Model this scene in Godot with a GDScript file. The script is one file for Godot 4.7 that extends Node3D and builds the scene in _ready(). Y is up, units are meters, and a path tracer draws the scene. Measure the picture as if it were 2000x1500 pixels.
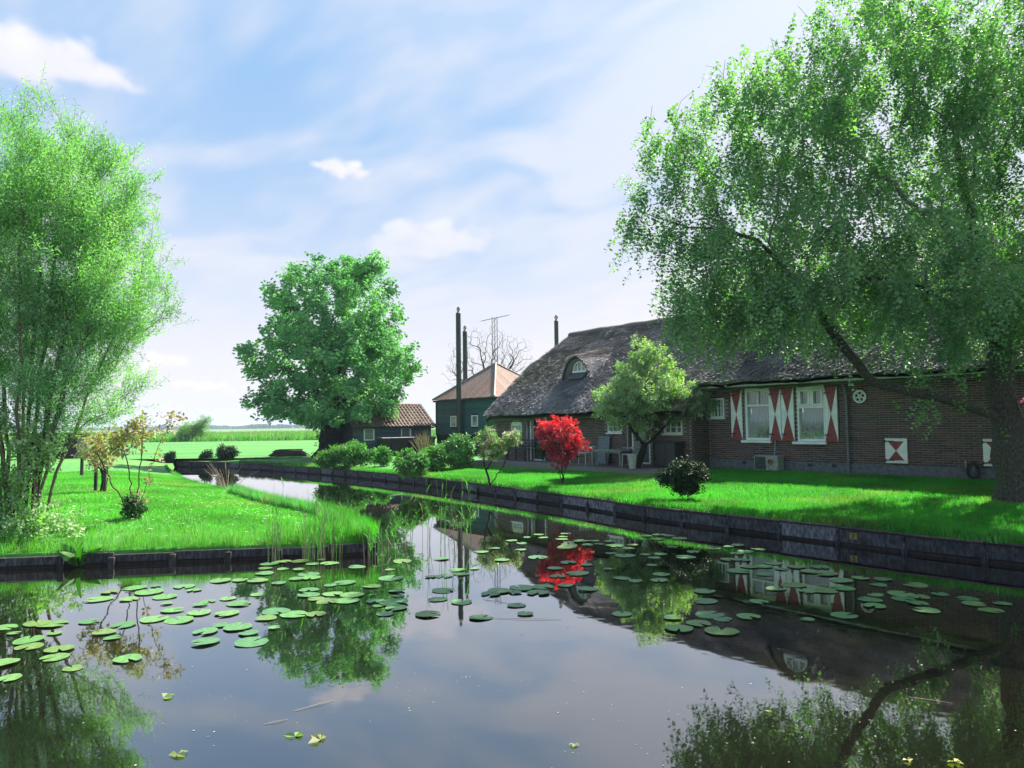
extends Node3D
# A canal garden beside a thatched farmhouse. Metres, y up, water level at y = 0, the viewer stands at the origin looking towards -z.

class Geo:
	var v := PackedVector3Array()
	var n := PackedVector3Array()
	var c := PackedColorArray()
	var ix := PackedInt32Array()

	func tri(a: Vector3, b: Vector3, d: Vector3, col := Color.WHITE) -> void:
		var nn := (b - a).cross(d - a).normalized()
		var k := v.size()
		v.append(a); v.append(b); v.append(d)
		n.append(nn); n.append(nn); n.append(nn)
		c.append(col); c.append(col); c.append(col)
		ix.append(k); ix.append(k + 2); ix.append(k + 1)

	func quad(a: Vector3, b: Vector3, d: Vector3, e: Vector3, col := Color.WHITE) -> void:
		var nn := (d - a).cross(e - b).normalized()
		var k := v.size()
		for p in [a, b, d, e]:
			v.append(p); n.append(nn); c.append(col)
		for j in [0, 2, 1, 0, 3, 2]:
			ix.append(k + j)

	# a box with chamfered edges when bev > 0
	func box(m: Vector3, s: Vector3, b := Basis.IDENTITY, col := Color.WHITE, bev := 0.0) -> void:
		var h := s * 0.5
		var ax := [b.x, b.y, b.z]
		var hs := [h.x, h.y, h.z]
		for i in 3:
			var j := (i + 1) % 3
			var k := (i + 2) % 3
			for sg in [-1.0, 1.0]:
				var o: Vector3 = m + ax[i] * hs[i] * sg
				var a: Vector3 = ax[j] * (hs[j] - bev)
				var d: Vector3 = ax[k] * (hs[k] - bev)
				if sg > 0:
					quad(o - a - d, o + a - d, o + a + d, o - a + d, col)
				else:
					quad(o - a - d, o - a + d, o + a + d, o + a - d, col)
			if bev > 0.0:
				for sj in [-1.0, 1.0]:
					for sk in [-1.0, 1.0]:
						var l: Vector3 = ax[i] * (hs[i] - bev)
						var p: Vector3 = m + ax[j] * hs[j] * sj + ax[k] * (hs[k] - bev) * sk
						var q: Vector3 = m + ax[j] * (hs[j] - bev) * sj + ax[k] * hs[k] * sk
						if sj * sk > 0:
							quad(p - l, p + l, q + l, q - l, col)
						else:
							quad(q - l, q + l, p + l, p - l, col)

	func box2(lo: Vector3, hi: Vector3, col := Color.WHITE, bev := 0.0) -> void:
		box((lo + hi) * 0.5, (hi - lo).abs(), Basis.IDENTITY, col, bev)

	func frame_of(d: Vector3) -> Array:
		var t := d.normalized()
		var a := t.cross(Vector3.UP if absf(t.y) < 0.95 else Vector3.RIGHT).normalized()
		return [a, t.cross(a)]

	# a smooth tube through points with a radius each
	func path(p: PackedVector3Array, r: PackedFloat32Array, sides := 6, col := Color.WHITE, cap := true) -> void:
		var k0 := v.size()
		var m := p.size()
		var a := Vector3.ZERO
		for i in m:
			var t := (p[mini(i + 1, m - 1)] - p[maxi(i - 1, 0)]).normalized()
			if i == 0:
				a = frame_of(t)[0]
			else:
				a = (a - t * a.dot(t)).normalized()
				if not a.is_finite() or a.length() < 0.5:
					a = frame_of(t)[0]
			var b := t.cross(a)
			for s in sides:
				var w := TAU * s / sides
				var d := a * cos(w) + b * sin(w)
				v.append(p[i] + d * r[i]); n.append(d); c.append(col)
		for i in m - 1:
			for s in sides:
				var s2 := (s + 1) % sides
				var q := k0 + i * sides
				for j in [q + s, q + sides + s2, q + s2, q + s, q + sides + s, q + sides + s2]:
					ix.append(j)
		if cap and r[m - 1] > 0.004:
			for e in [0, m - 1]:
				var kc := v.size()
				var d := (p[0] - p[1]).normalized() if e == 0 else (p[m - 1] - p[m - 2]).normalized()
				v.append(p[e]); n.append(d); c.append(col)
				for s in sides:
					v.append(v[k0 + e * sides + s]); n.append(d); c.append(col)
				for s in sides:
					var s2 := (s + 1) % sides
					if e == 0:
						ix.append(kc); ix.append(kc + 1 + s); ix.append(kc + 1 + s2)
					else:
						ix.append(kc); ix.append(kc + 1 + s2); ix.append(kc + 1 + s)

	func rod(a: Vector3, b: Vector3, r: float, r2 := -1.0, sides := 6, col := Color.WHITE) -> void:
		path(PackedVector3Array([a, b]), PackedFloat32Array([r, r if r2 < 0.0 else r2]), sides, col)

	# a lathed shape about a vertical axis: prof holds (radius, height)
	func lathe(o: Vector3, prof: Array, sides := 12, col := Color.WHITE) -> void:
		for i in prof.size() - 1:
			var p: Vector2 = prof[i]
			var q: Vector2 = prof[i + 1]
			for s in sides:
				var a := TAU * s / sides
				var b := TAU * (s + 1) / sides
				quad(o + Vector3(cos(a) * p.x, p.y, -sin(a) * p.x), o + Vector3(cos(b) * p.x, p.y, -sin(b) * p.x), o + Vector3(cos(b) * q.x, q.y, -sin(b) * q.x), o + Vector3(cos(a) * q.x, q.y, -sin(a) * q.x), col)

	# an extruded outline (counter-clockwise in the plane of ax, ay), from w0 to w1 along az
	func prism(pts: PackedVector2Array, o: Vector3, ax: Vector3, ay: Vector3, w0: float, w1: float, col := Color.WHITE) -> void:
		var az := ax.cross(ay).normalized()
		var t := Geometry2D.triangulate_polygon(pts)
		var P := func(i: int, w: float) -> Vector3: return o + ax * pts[i].x + ay * pts[i].y + az * w
		for i in range(0, t.size(), 3):
			var a := t[i]
			var b := t[i + 1]
			var d := t[i + 2]
			if (pts[b] - pts[a]).cross(pts[d] - pts[a]) < 0:
				var s := b
				b = d
				d = s
			tri(P.call(a, w1), P.call(b, w1), P.call(d, w1), col)
			tri(P.call(a, w0), P.call(d, w0), P.call(b, w0), col)
		for i in pts.size():
			var j := (i + 1) % pts.size()
			quad(P.call(i, w0), P.call(j, w0), P.call(j, w1), P.call(i, w1), col)

	func mesh() -> ArrayMesh:
		var a := []
		a.resize(Mesh.ARRAY_MAX)
		a[Mesh.ARRAY_VERTEX] = v
		a[Mesh.ARRAY_NORMAL] = n
		a[Mesh.ARRAY_COLOR] = c
		a[Mesh.ARRAY_INDEX] = ix
		var m := ArrayMesh.new()
		m.add_surface_from_arrays(Mesh.PRIMITIVE_TRIANGLES, a)
		return m


var names := {}
var M := {}
var rg := RandomNumberGenerator.new()
var nz := FastNoiseLite.new()


func numbered(s: String) -> String:
	if not names.has(s):
		names[s] = 0
		return s
	names[s] += 1
	return "%s_%03d" % [s, names[s]]


func tag(o: Node, label: String, category: String, group := "") -> void:
	o.set_meta("label", label)
	o.set_meta("category", category)
	if group:
		o.set_meta("group", group)


func thing(called: String, label: String, category: String, at := Vector3.ZERO, turn := 0.0, group := "") -> Node3D:
	var o := Node3D.new()
	o.name = numbered(called)
	add_child(o)
	o.position = at
	o.rotation.y = turn
	tag(o, label, category, group)
	return o


# one named mesh under a thing (or at the top level)
func put(called: String, g, mat: Material, parent: Node = null, kind := "") -> MeshInstance3D:
	var o := MeshInstance3D.new()
	o.name = called if parent else numbered(called)
	o.mesh = g.mesh() if g is Geo else g
	o.material_override = mat
	if parent:
		parent.add_child(o, true)
	else:
		add_child(o)
	if kind:
		o.set_meta("kind", kind)
	return o


func scatter(called: String, mesh: Mesh, mat: Material, where: Array[Transform3D], tint: PackedColorArray, parent: Node = null) -> MultiMeshInstance3D:
	var mm := MultiMesh.new()
	mm.transform_format = MultiMesh.TRANSFORM_3D
	mm.use_colors = true
	mm.mesh = mesh
	mm.instance_count = where.size()
	for i in where.size():
		mm.set_instance_transform(i, where[i])
		mm.set_instance_color(i, tint[i])
	var o := MultiMeshInstance3D.new()
	o.name = called if parent else numbered(called)
	o.multimesh = mm
	o.material_override = mat
	o.set_meta("kind", "stuff")
	if parent:
		parent.add_child(o, true)
	else:
		add_child(o)
	return o


func lin(r: float, g: float, b: float) -> Color:
	return Color(r, g, b).linear_to_srgb()


func noise_tex(freq: float, lo: float, hi: float, oct := 4, size := 512, sd := 1, as_normal := false, bump := 8.0) -> NoiseTexture2D:
	var f := FastNoiseLite.new()
	f.noise_type = FastNoiseLite.TYPE_SIMPLEX_SMOOTH
	f.frequency = freq
	f.fractal_octaves = oct
	f.seed = sd
	var t := NoiseTexture2D.new()
	t.width = size
	t.height = size
	t.seamless = true
	t.noise = f
	if as_normal:
		t.as_normal_map = true
		t.bump_strength = bump
	else:
		var r := Gradient.new()
		r.set_color(0, Color(lo, lo, lo))
		r.set_color(1, Color(hi, hi, hi))
		t.color_ramp = r
	return t


func mat(called: String, col: Color, rough := 0.8, tex: Texture2D = null, scale := 1.0, normal: Texture2D = null, nscale := 1.0) -> StandardMaterial3D:
	var m := StandardMaterial3D.new()
	m.resource_name = called
	m.albedo_color = col
	m.roughness = rough
	m.vertex_color_use_as_albedo = true
	if tex or normal:
		m.uv1_triplanar = true
		m.uv1_world_triplanar = true
		m.uv1_scale = Vector3.ONE * scale
	if tex:
		m.albedo_texture = tex
	if normal:
		m.normal_enabled = true
		m.normal_texture = normal
		m.normal_scale = nscale
	M[called] = m
	return m


func leaf_mat(called: String, rough: float, back: Color, spec := 0.5) -> StandardMaterial3D:
	var m := mat(called, Color.WHITE, rough)
	m.metallic_specular = spec
	m.backlight_enabled = true
	m.backlight = back
	return m


func materials() -> void:
	var grain := noise_tex(0.02, 0.62, 1.0, 5, 512, 3)
	var fine := noise_tex(0.08, 0.55, 1.0, 4, 512, 4)
	var fine_n := noise_tex(0.06, 0, 0, 5, 512, 5, true, 6.0)
	mat("lawn", lin(0.9, 0.9, 0.9), 0.9, noise_tex(0.012, 0.7, 1.0, 6, 512, 6), 0.45)
	mat("soil", lin(0.05, 0.04, 0.03), 0.95, fine, 0.8)
	mat("paving", lin(0.3, 0.28, 0.26), 0.9, fine, 1.3)
	mat("mortar", lin(0.42, 0.39, 0.365), 0.95, fine, 2.0)
	mat("brick", lin(1, 1, 1), 0.85, fine, 4.0)
	mat("plinth", lin(0.17, 0.19, 0.215), 0.85, grain, 0.9, fine_n, 0.4)
	mat("thatch", lin(1, 1, 1), 0.95, fine, 1.6, fine_n, 0.9)
	mat("straw", lin(1, 1, 1), 0.9)
	mat("white", lin(0.86, 0.9, 0.86), 0.5, noise_tex(0.02, 0.85, 1.0, 5, 256, 31), 0.7)
	mat("red", lin(0.36, 0.05, 0.05), 0.5, grain, 0.8)
	mat("fascia", lin(0.42, 0.5, 0.38), 0.55, grain, 0.7)
	mat("plank", lin(1, 1, 1), 0.75, noise_tex(0.03, 0.5, 1.0, 5, 512, 9), 0.9)
	mat("sheet", lin(1, 1, 1), 0.6, noise_tex(0.022, 0.6, 1.0, 5, 512, 11), 0.7)
	mat("tile", lin(1, 1, 1), 0.75, fine, 2.2)
	mat("metal", lin(0.2, 0.21, 0.21), 0.5)
	mat("dark", lin(0.02, 0.02, 0.02), 0.7)
	mat("paint", lin(1, 1, 1), 0.55, grain, 1.1)
	var cc := mat("concrete", lin(1, 1, 1), 0.9, noise_tex(0.02, 0.12, 1.0, 5, 512, 13), 1.0)
	cc.uv1_scale = Vector3(1.6, 0.45, 1.6)
	mat("bark", lin(1, 1, 1), 0.95, noise_tex(0.025, 0.2, 1.0, 5, 512, 15), 1.7, noise_tex(0.05, 0, 0, 4, 512, 16, true, 14.0), 1.0)
	M["bark"].uv1_scale = Vector3(2.6, 0.9, 2.6)
	mat("twig", lin(1, 1, 1), 0.9)
	mat("cloth", lin(0.22, 0.3, 0.28), 0.9)
	leaf_mat("leaf", 0.5, Color(0.75, 0.95, 0.4), 0.45)
	leaf_mat("willow_leaf", 0.55, Color(0.85, 1.0, 0.4), 0.45)
	leaf_mat("red_leaf", 0.5, Color(1.0, 0.25, 0.2), 0.4)
	leaf_mat("petal", 0.6, Color(0.9, 0.9, 0.9), 0.3)
	leaf_mat("grass", 0.6, Color(0.75, 1.0, 0.3), 0.35)
	leaf_mat("gloss_leaf", 0.5, Color(0.5, 0.6, 0.2), 0.4)
	var pad := mat("pad", lin(1, 1, 1), 0.42, noise_tex(0.02, 0.78, 1.0, 4, 256, 18), 3.0)
	pad.metallic_specular = 0.4
	var g := StandardMaterial3D.new()
	g.resource_name = "glass"
	g.transparency = BaseMaterial3D.TRANSPARENCY_ALPHA
	g.albedo_color = Color(0.8, 0.9, 0.88, 0.12)
	g.roughness = 0.03
	g.metallic_specular = 0.6
	M["glass"] = g
	var w := StandardMaterial3D.new()
	w.resource_name = "water"
	w.albedo_color = lin(0.006, 0.006, 0.004)
	w.roughness = 0.015
	w.metallic_specular = 0.7
	w.clearcoat_enabled = true
	w.clearcoat = 1.0
	w.clearcoat_roughness = 0.01
	w.uv1_triplanar = true
	w.uv1_world_triplanar = true
	w.uv1_scale = Vector3.ONE * 0.35
	w.normal_enabled = true
	w.normal_texture = noise_tex(0.012, 0, 0, 3, 512, 21, true, 3.0)
	w.normal_scale = 0.045
	M["water"] = w


# ---------------------------------------------------------------- camera, sky, sun
func light_and_camera() -> void:
	var cam := Camera3D.new()
	cam.name = "camera"
	cam.fov = 54.7
	cam.far = 6000.0
	cam.position = Vector3(0, 2, 0)
	cam.basis = Basis(Vector3.RIGHT, deg_to_rad(3.12)) * Basis(Vector3.BACK, deg_to_rad(-0.72))
	add_child(cam)
	cam.current = true
	var env := Environment.new()
	env.background_mode = Environment.BG_SKY
	env.tonemap_mode = Environment.TONE_MAPPER_LINEAR
	env.tonemap_exposure = 3.1
	env.sdfgi_enabled = true
	env.ssao_enabled = true
	env.ssil_enabled = true
	env.fog_enabled = true
	env.fog_density = 0.00035
	env.fog_light_color = Color(0.78, 0.85, 0.95)
	var sky := Sky.new()
	var sm := PanoramaSkyMaterial.new()
	sm.panorama = sky_picture()
	sky.sky_material = sm
	env.sky = sky
	env.background_energy_multiplier = 0.38
	var we := WorldEnvironment.new()
	we.name = "world"
	we.environment = env
	add_child(we)
	var sun := DirectionalLight3D.new()
	sun.name = "sun"
	sun.light_energy = 1.6
	sun.light_color = Color(1.0, 0.965, 0.9)
	sun.light_angular_distance = 0.5
	sun.shadow_enabled = true
	var el := deg_to_rad(49.0)
	var to := Vector3(0.72 * cos(el), sin(el), -0.69 * cos(el))
	add_child(sun)
	sun.look_at_from_position(to * 100.0, Vector3.ZERO)


func sky_picture() -> ImageTexture:
	var w := 2048
	var h := 1024
	var f := FastNoiseLite.new()
	f.noise_type = FastNoiseLite.TYPE_SIMPLEX_SMOOTH
	f.fractal_octaves = 5
	f.frequency = 1.0
	f.seed = 77
	var f2 := FastNoiseLite.new()
	f2.noise_type = FastNoiseLite.TYPE_SIMPLEX_SMOOTH
	f2.fractal_octaves = 3
	f2.frequency = 0.55
	f2.seed = 12
	var data := PackedFloat32Array()
	data.resize(w * h * 3)
	var se := deg_to_rad(49.0)
	var sun := Vector3(0.72 * cos(se), sin(se), -0.69 * cos(se)).normalized()
	# heaped clouds: azimuth and elevation of the middle, half width, half height in degrees
	var heaps := [[-33.5, 23.2, 6.5, 2.3], [-12.8, 18.9, 2.3, 0.8], [-6.5, 14.0, 5.5, 1.7], [-25.3, 4.6, 1.6, 0.8], [-21.9, 2.8, 1.5, 0.5], [-24.0, 3.0, 1.0, 0.4], [-48, 12, 7, 2.5], [-75, 20, 9, 3], [70, 12, 8, 2.5], [110, 24, 10, 3.5], [160, 15, 9, 3], [-130, 18, 9, 3], [60, 30, 8, 4]]
	for y in h / 2 + 2:
		var el := PI * (0.5 - (y + 0.5) / h)
		var sy := sin(el)
		var cy := cos(el)
		var eld := rad_to_deg(el)
		var hz := exp(-maxf(eld, 0.0) / 17.0)
		for x in w:
			var az := TAU * (x + 0.5) / w
			var azd := rad_to_deg(az)
			if azd > 180.0:
				azd -= 360.0
			var d := Vector3(sin(az) * cy, sy, -cos(az) * cy)
			var r := lerpf(0.165, 0.77, hz)
			var g := lerpf(0.42, 0.79, hz)
			var b := lerpf(0.77, 0.86, hz)
			var q := 1.0 / (maxf(sy, 0.0) + 0.16)
			var px := d.x * q
			var pz := d.z * q
			# drawn-out veil of high cloud
			var rx := px * 0.8 + pz * 0.6
			var rz := -px * 0.6 + pz * 0.8
			var wob := f2.get_noise_2d(px * 1.3, pz * 1.3)
			var n1 := f.get_noise_2d(rx * 0.95 + wob * 0.7, rz * 1.9 + wob * 0.9)
			var n2 := f2.get_noise_2d(px * 1.5 + 9.0, pz * 1.5)
			var lean := clampf((azd + 5.0) / 30.0, -0.35, 1.0) * 0.22 - 0.2 * smoothstep(9.0, 26.0, eld) * smoothstep(14.0, -12.0, azd)
			var n3 := f.get_noise_2d(rx * 2.2 + wob, rz * 5.0)
			var veil := smoothstep(-0.50, 0.42, n1 * 0.55 + n2 * 0.38 + n3 * 0.26 + lean + hz * 0.42 - 0.06)
			veil *= 0.62
			veil = maxf(veil, 0.85 * smoothstep(0.3, 0.85, hz) + 0.62 * smoothstep(-6.0, 18.0, azd) * smoothstep(80.0, 40.0, azd) * (0.75 + 0.5 * n3))
			r = lerpf(r, 0.82, veil)
			g = lerpf(g, 0.80, veil)
			b = lerpf(b, 0.84, veil)
			for hp in heaps:
				var ha: float = hp[0]
				var hw: float = hp[2]
				var da := azd - ha
				if absf(da) > hw * 1.9:
					continue
				var he: float = hp[1]
				var hh: float = hp[3]
				var de := eld - he
				if absf(de) > hh * 2.2:
					continue
				var s := 0.9 / hh
				var e := (da / hw) * (da / hw) + (de / hh) * (de / hh) * (1.0 if de > 0.0 else 1.7)
				var bump := f.get_noise_2d(azd * s * 0.45 + ha, eld * s * 0.8)
				var k := smoothstep(1.05, 0.25, e - bump * 1.1)
				var shade := clampf(0.94 + 0.09 * de / hh + bump * 0.10, 0.80, 1.02)
				k *= 0.8 if ha < -9.0 else 0.5
				r = lerpf(r, 0.93 * shade, k)
				g = lerpf(g, 0.89 * shade, k)
				b = lerpf(b, 0.92 * shade + 0.02, k)
			# brightening of the air round the sun
			var cg := maxf(d.dot(sun), 0.0)
			var glow := 0.25 * pow(cg, 7.0) + 0.9 * pow(cg, 60.0)
			var i := (y * w + x) * 3
			data[i] = r + glow
			data[i + 1] = g + glow * 0.99
			data[i + 2] = b + glow * 0.94
	for y in range(h / 2 + 2, h):
		for x in w:
			var i := (y * w + x) * 3
			data[i] = 0.16
			data[i + 1] = 0.2
			data[i + 2] = 0.14
	return ImageTexture.create_from_image(Image.create_from_data(w, h, false, Image.FORMAT_RGBF, data.to_byte_array()))


# ---------------------------------------------------------------- ground and water
var right_bank := [[24, 8], [16, 0], [11.2, -5.6], [8.6, -8.3], [6.88, -10.1], [6.0, -11.1], [5.25, -12.1], [4.46, -13.15], [3.04, -15], [1.75, -17.4], [-0.04, -20.3], [-1.6, -22.85], [-3.6, -25.8], [-5.95, -28.8], [-8.8, -32], [-12.1, -35.2], [-15.2, -38], [-17.7, -39.2]]
var left_bank := [[-2.25, -11.75], [-2.8, -13.0], [-3.9, -15.0], [-5.6, -17.2], [-7.3, -19.8], [-9.0, -22.4], [-11.0, -25.2], [-13.0, -28.7], [-15.1, -32.6], [-16.4, -35.3], [-17.9, -39.3]]
var lawn_rows: Array[PackedVector3Array] = []
var left_rows: Array[PackedVector3Array] = []


func along(pts: Array, step: float) -> PackedVector3Array:
	var out := PackedVector3Array()
	var c := Curve3D.new()
	for i in pts.size():
		var p := Vector3(pts[i][0], 0, pts[i][1])
		var a: Array = pts[maxi(i - 1, 0)]
		var b: Array = pts[mini(i + 1, pts.size() - 1)]
		var t := Vector3(b[0] - a[0], 0, b[1] - a[1]) / 6.0
		c.add_point(p, -t, t)
	c.bake_interval = 0.1
	var l := c.get_baked_length()
	var k := int(l / step)
	for i in k + 1:
		out.append(c.sample_baked(l * i / k))
	return out


func front_z(x: float) -> float:
	return -11.75 + (-2.25 - x) * 0.167


func loft(rows: Array[PackedVector3Array], tint: Callable) -> ArrayMesh:
	var a := []
	a.resize(Mesh.ARRAY_MAX)
	var v := PackedVector3Array()
	var n := PackedVector3Array()
	var c := PackedColorArray()
	var ix := PackedInt32Array()
	var w := rows[0].size()
	for i in rows.size():
		for j in w:
			var p := rows[i][j]
			var du := rows[mini(i + 1, rows.size() - 1)][j] - rows[maxi(i - 1, 0)][j]
			var dv := rows[i][mini(j + 1, w - 1)] - rows[i][maxi(j - 1, 0)]
			var nn := du.cross(dv).normalized()
			if nn.y < 0:
				nn = -nn
			v.append(p)
			n.append(nn if nn.is_finite() and nn.length() > 0.5 else Vector3.UP)
			c.append(tint.call(p, j))
	for i in rows.size() - 1:
		for j in w - 1:
			var k := i * w + j
			var up := (v[k + w] - v[k]).cross(v[k + 1] - v[k]).y > 0
			for t in ([k, k + 1, k + w, k + 1, k + w + 1, k + w] if up else [k, k + w, k + 1, k + 1, k + w, k + w + 1]):
				ix.append(t)
	a[Mesh.ARRAY_VERTEX] = v
	a[Mesh.ARRAY_NORMAL] = n
	a[Mesh.ARRAY_COLOR] = c
	a[Mesh.ARRAY_INDEX] = ix
	var m := ArrayMesh.new()
	m.add_surface_from_arrays(Mesh.PRIMITIVE_TRIANGLES, a)
	return m


func lawn_tint(p: Vector3, _j: int) -> Color:
	var a := nz.get_noise_2d(p.x * 9.0, p.z * 9.0)
	var b := nz.get_noise_2d(p.x * 40.0 + 300.0, p.z * 40.0)
	var k := 1.0 + 0.16 * a + 0.14 * b
	return Color((0.075 + 0.06 * maxf(a, 0.0)) * k, 0.33 * k, 0.05 * k)


func terrain() -> void:
	# right bank lawn, rising gently to the house
	var rb := along(right_bank, 0.45)
	var cols := [0.0, 0.12, 0.3, 0.6, 1.0, 1.5, 2.0, 2.6, 3.2, 3.9, 4.6, 5.3, 6.0, 6.8, 8.0, 10.0, 14.0, 20.0, 28.0]
	for i in rb.size():
		var t := float(i) / rb.size()
		var inl := Vector3(lerpf(0.789, 0.35, smoothstep(0.55, 1.0, t)), 0, lerpf(-0.615, -0.94, smoothstep(0.55, 1.0, t))).normalized()
		var row := PackedVector3Array()
		row.append(rb[i] + inl * 0.05 + Vector3.UP * -0.4)
		for d in cols:
			var p: Vector3 = rb[i] + inl * (d + 0.05)
			p.y = 0.29 + lerpf(0.34, 0.18, smoothstep(0.6, 0.9, t)) * smoothstep(-0.5, 7.0, d) + nz.get_noise_2d(p.x * 20.0, p.z * 20.0) * 0.025 * clampf(d, 0.0, 1.0)
			if d > 25.0:
				p.y = 0.2
			row.append(p)
		lawn_rows.append(row)
	var o := put("lawn", loft(lawn_rows, lawn_tint), M.lawn, null, "structure")
	tag(o, "mown lawn between the right canal bank and the farmhouse", "lawn")
	# left peninsula
	var lb := along(left_bank, 0.45)
	for i in lb.size():
		var t := float(i) / (lb.size() - 1)
		var row := PackedVector3Array()
		row.append(lb[i] + Vector3(0.3, -0.4, 0))
		for j in 40:
			var k := pow(j / 39.0, 2.2)
			var p := Vector3(lerpf(lb[i].x, -80.0, k), 0, 0)
			p.z = lerpf(lb[i].z, lerpf(front_z(p.x), -39.3, t), smoothstep(0.0, 0.25, k) if i > 0 else 1.0)
			if i == 0:
				p.z = front_z(p.x)
			var d := minf(absf(p.z - front_z(p.x)) * 1.0, (lb[i].x - p.x) * 0.9)
			p.y = 0.2 + 0.23 * smoothstep(-0.3, 2.4, d) + nz.get_noise_2d(p.x * 20.0, p.z * 20.0) * 0.03 * clampf(d, 0.0, 1.0)
			row.append(p)
		left_rows.append(row)
	var skirt := PackedVector3Array()
	for p in left_rows[0]:
		skirt.append(Vector3(p.x, -0.4, p.z + 0.02))
	var lr: Array[PackedVector3Array] = [skirt]
	lr.append_array(left_rows)
	o = put("lawn", loft(lr, lawn_tint), M.lawn, null, "structure")
	tag(o, "sunlit lawn of the peninsula left of the canal", "lawn")
	# mown meadow beyond the canal, with the stripes that the mower left
	var rows: Array[PackedVector3Array] = []
	for i in 100:
		var row := PackedVector3Array()
		for j in 50:
			var z := -39.0 - i * 0.5
			var x := lerpf(-110.0, 60.0, j / 49.0)
			row.append(Vector3(x, 0.42 + nz.get_noise_2d(x * 6.0, z * 6.0) * 0.05, z))
		rows.append(row)
	o = put("meadow", loft(rows, func(p: Vector3, _j: int) -> Color: return lawn_tint(p, 0) * (1.0 + 0.13 * signf(sin(p.z * 0.9 + p.x * 0.12)))), M.lawn, null, "structure")
	tag(o, "mown grass field beyond the canal", "field")
	var g := Geo.new()
	g.quad(Vector3(-140, 0.1, -88), Vector3(90, 0.1, -88), Vector3(90, 0.1, -92), Vector3(-140, 0.1, -92))
	o = put("ditch", g, M.soil, null, "structure")
	tag(o, "narrow dark ditch at the end of the mown field", "ditch")
	rows = []
	for i in 60:
		var row := PackedVector3Array()
		for j in 60:
			var z := -91.0 - pow(i / 59.0, 2.5) * 4400.0
			var x := lerpf(-1.0, 1.0, j / 59.0) * (150.0 - z * 1.1)
			row.append(Vector3(x, 0.38 + 0.12 * nz.get_noise_2d(x * 0.8, z * 0.8), z))
		rows.append(row)
	o = put("field", loft(rows, func(p: Vector3, _j: int) -> Color:
		var a := nz.get_noise_2d(p.x * 0.5, p.z * 3.0)
		var b := nz.get_noise_2d(p.x * 2.5 + 70.0, p.z * 2.5)
		return Color(0.13, 0.32, 0.08).lerp(Color(0.16, 0.15, 0.08), smoothstep(0.05, 0.45, a + b * 0.4))), M.lawn, null, "structure")
	tag(o, "flat open pasture running to the horizon", "field")
	g = Geo.new()
	g.quad(Vector3(-4500, -1.0, 4500), Vector3(4500, -1.0, 4500), Vector3(4500, -1.0, -4500), Vector3(-4500, -1.0, -4500))
	o = put("ground", g, M.soil, null, "structure")
	tag(o, "dark soil under the pond and the fields", "ground")
	g = Geo.new()
	g.quad(Vector3(-70, 0, 30), Vector3(45, 0, 30), Vector3(45, 0, -42), Vector3(-70, 0, -42))
	o = put("water", g, M.water, null, "structure")
	tag(o, "still dark canal water with reflections and lily pads", "water")


func specks() -> void:
	# pollen, seed fluff and duckweed adrift on the still water
	var g := Geo.new()
	for k in 5:
		var a := TAU * k / 5
		g.tri(Vector3.ZERO, Vector3(cos(a + 1.26), 0, sin(a + 1.26)), Vector3(cos(a), 0, sin(a)))
	var tr: Array[Transform3D] = []
	var ti := PackedColorArray()
	for i in 1500:
		var z := -rg.randf_range(3.8, 13.0)
		var x := rg.randf_range(-0.75, 0.75) * -z
		if nz.get_noise_2d(x * 40.0, z * 40.0) < rg.randf_range(-0.4, 0.5):
			continue
		var s := 0.0025 + 0.006 * pow(rg.randf(), 3.0)
		tr.append(Transform3D(Basis(Vector3.UP, rg.randf() * TAU).scaled(Vector3(s, s, s * rg.randf_range(0.6, 1.3))), Vector3(x, 0.003, z)))
		ti.append(Color(0.3, 0.3, 0.24) * rg.randf_range(0.3, 1.1) if rg.randf() < 0.6 else Color(0.2, 0.34, 0.1))
	var o := scatter("floating_specks", g.mesh(), M.twig, tr, ti)
	tag(o, "tiny pale specks of pollen and duckweed adrift on the canal", "debris")


func bank_board(g: Geo, a: Vector3, b: Vector3, y0: float, y1: float, th: float, col: Color) -> void:
	var d := b - a
	var l := d.length()
	var bx := d / l
	g.box((a + b) * 0.5 + Vector3.UP * (y0 + y1) * 0.5, Vector3(l - 0.012, y1 - y0, th), Basis(bx, Vector3.UP, bx.cross(Vector3.UP)), col, 0.006)


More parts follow.
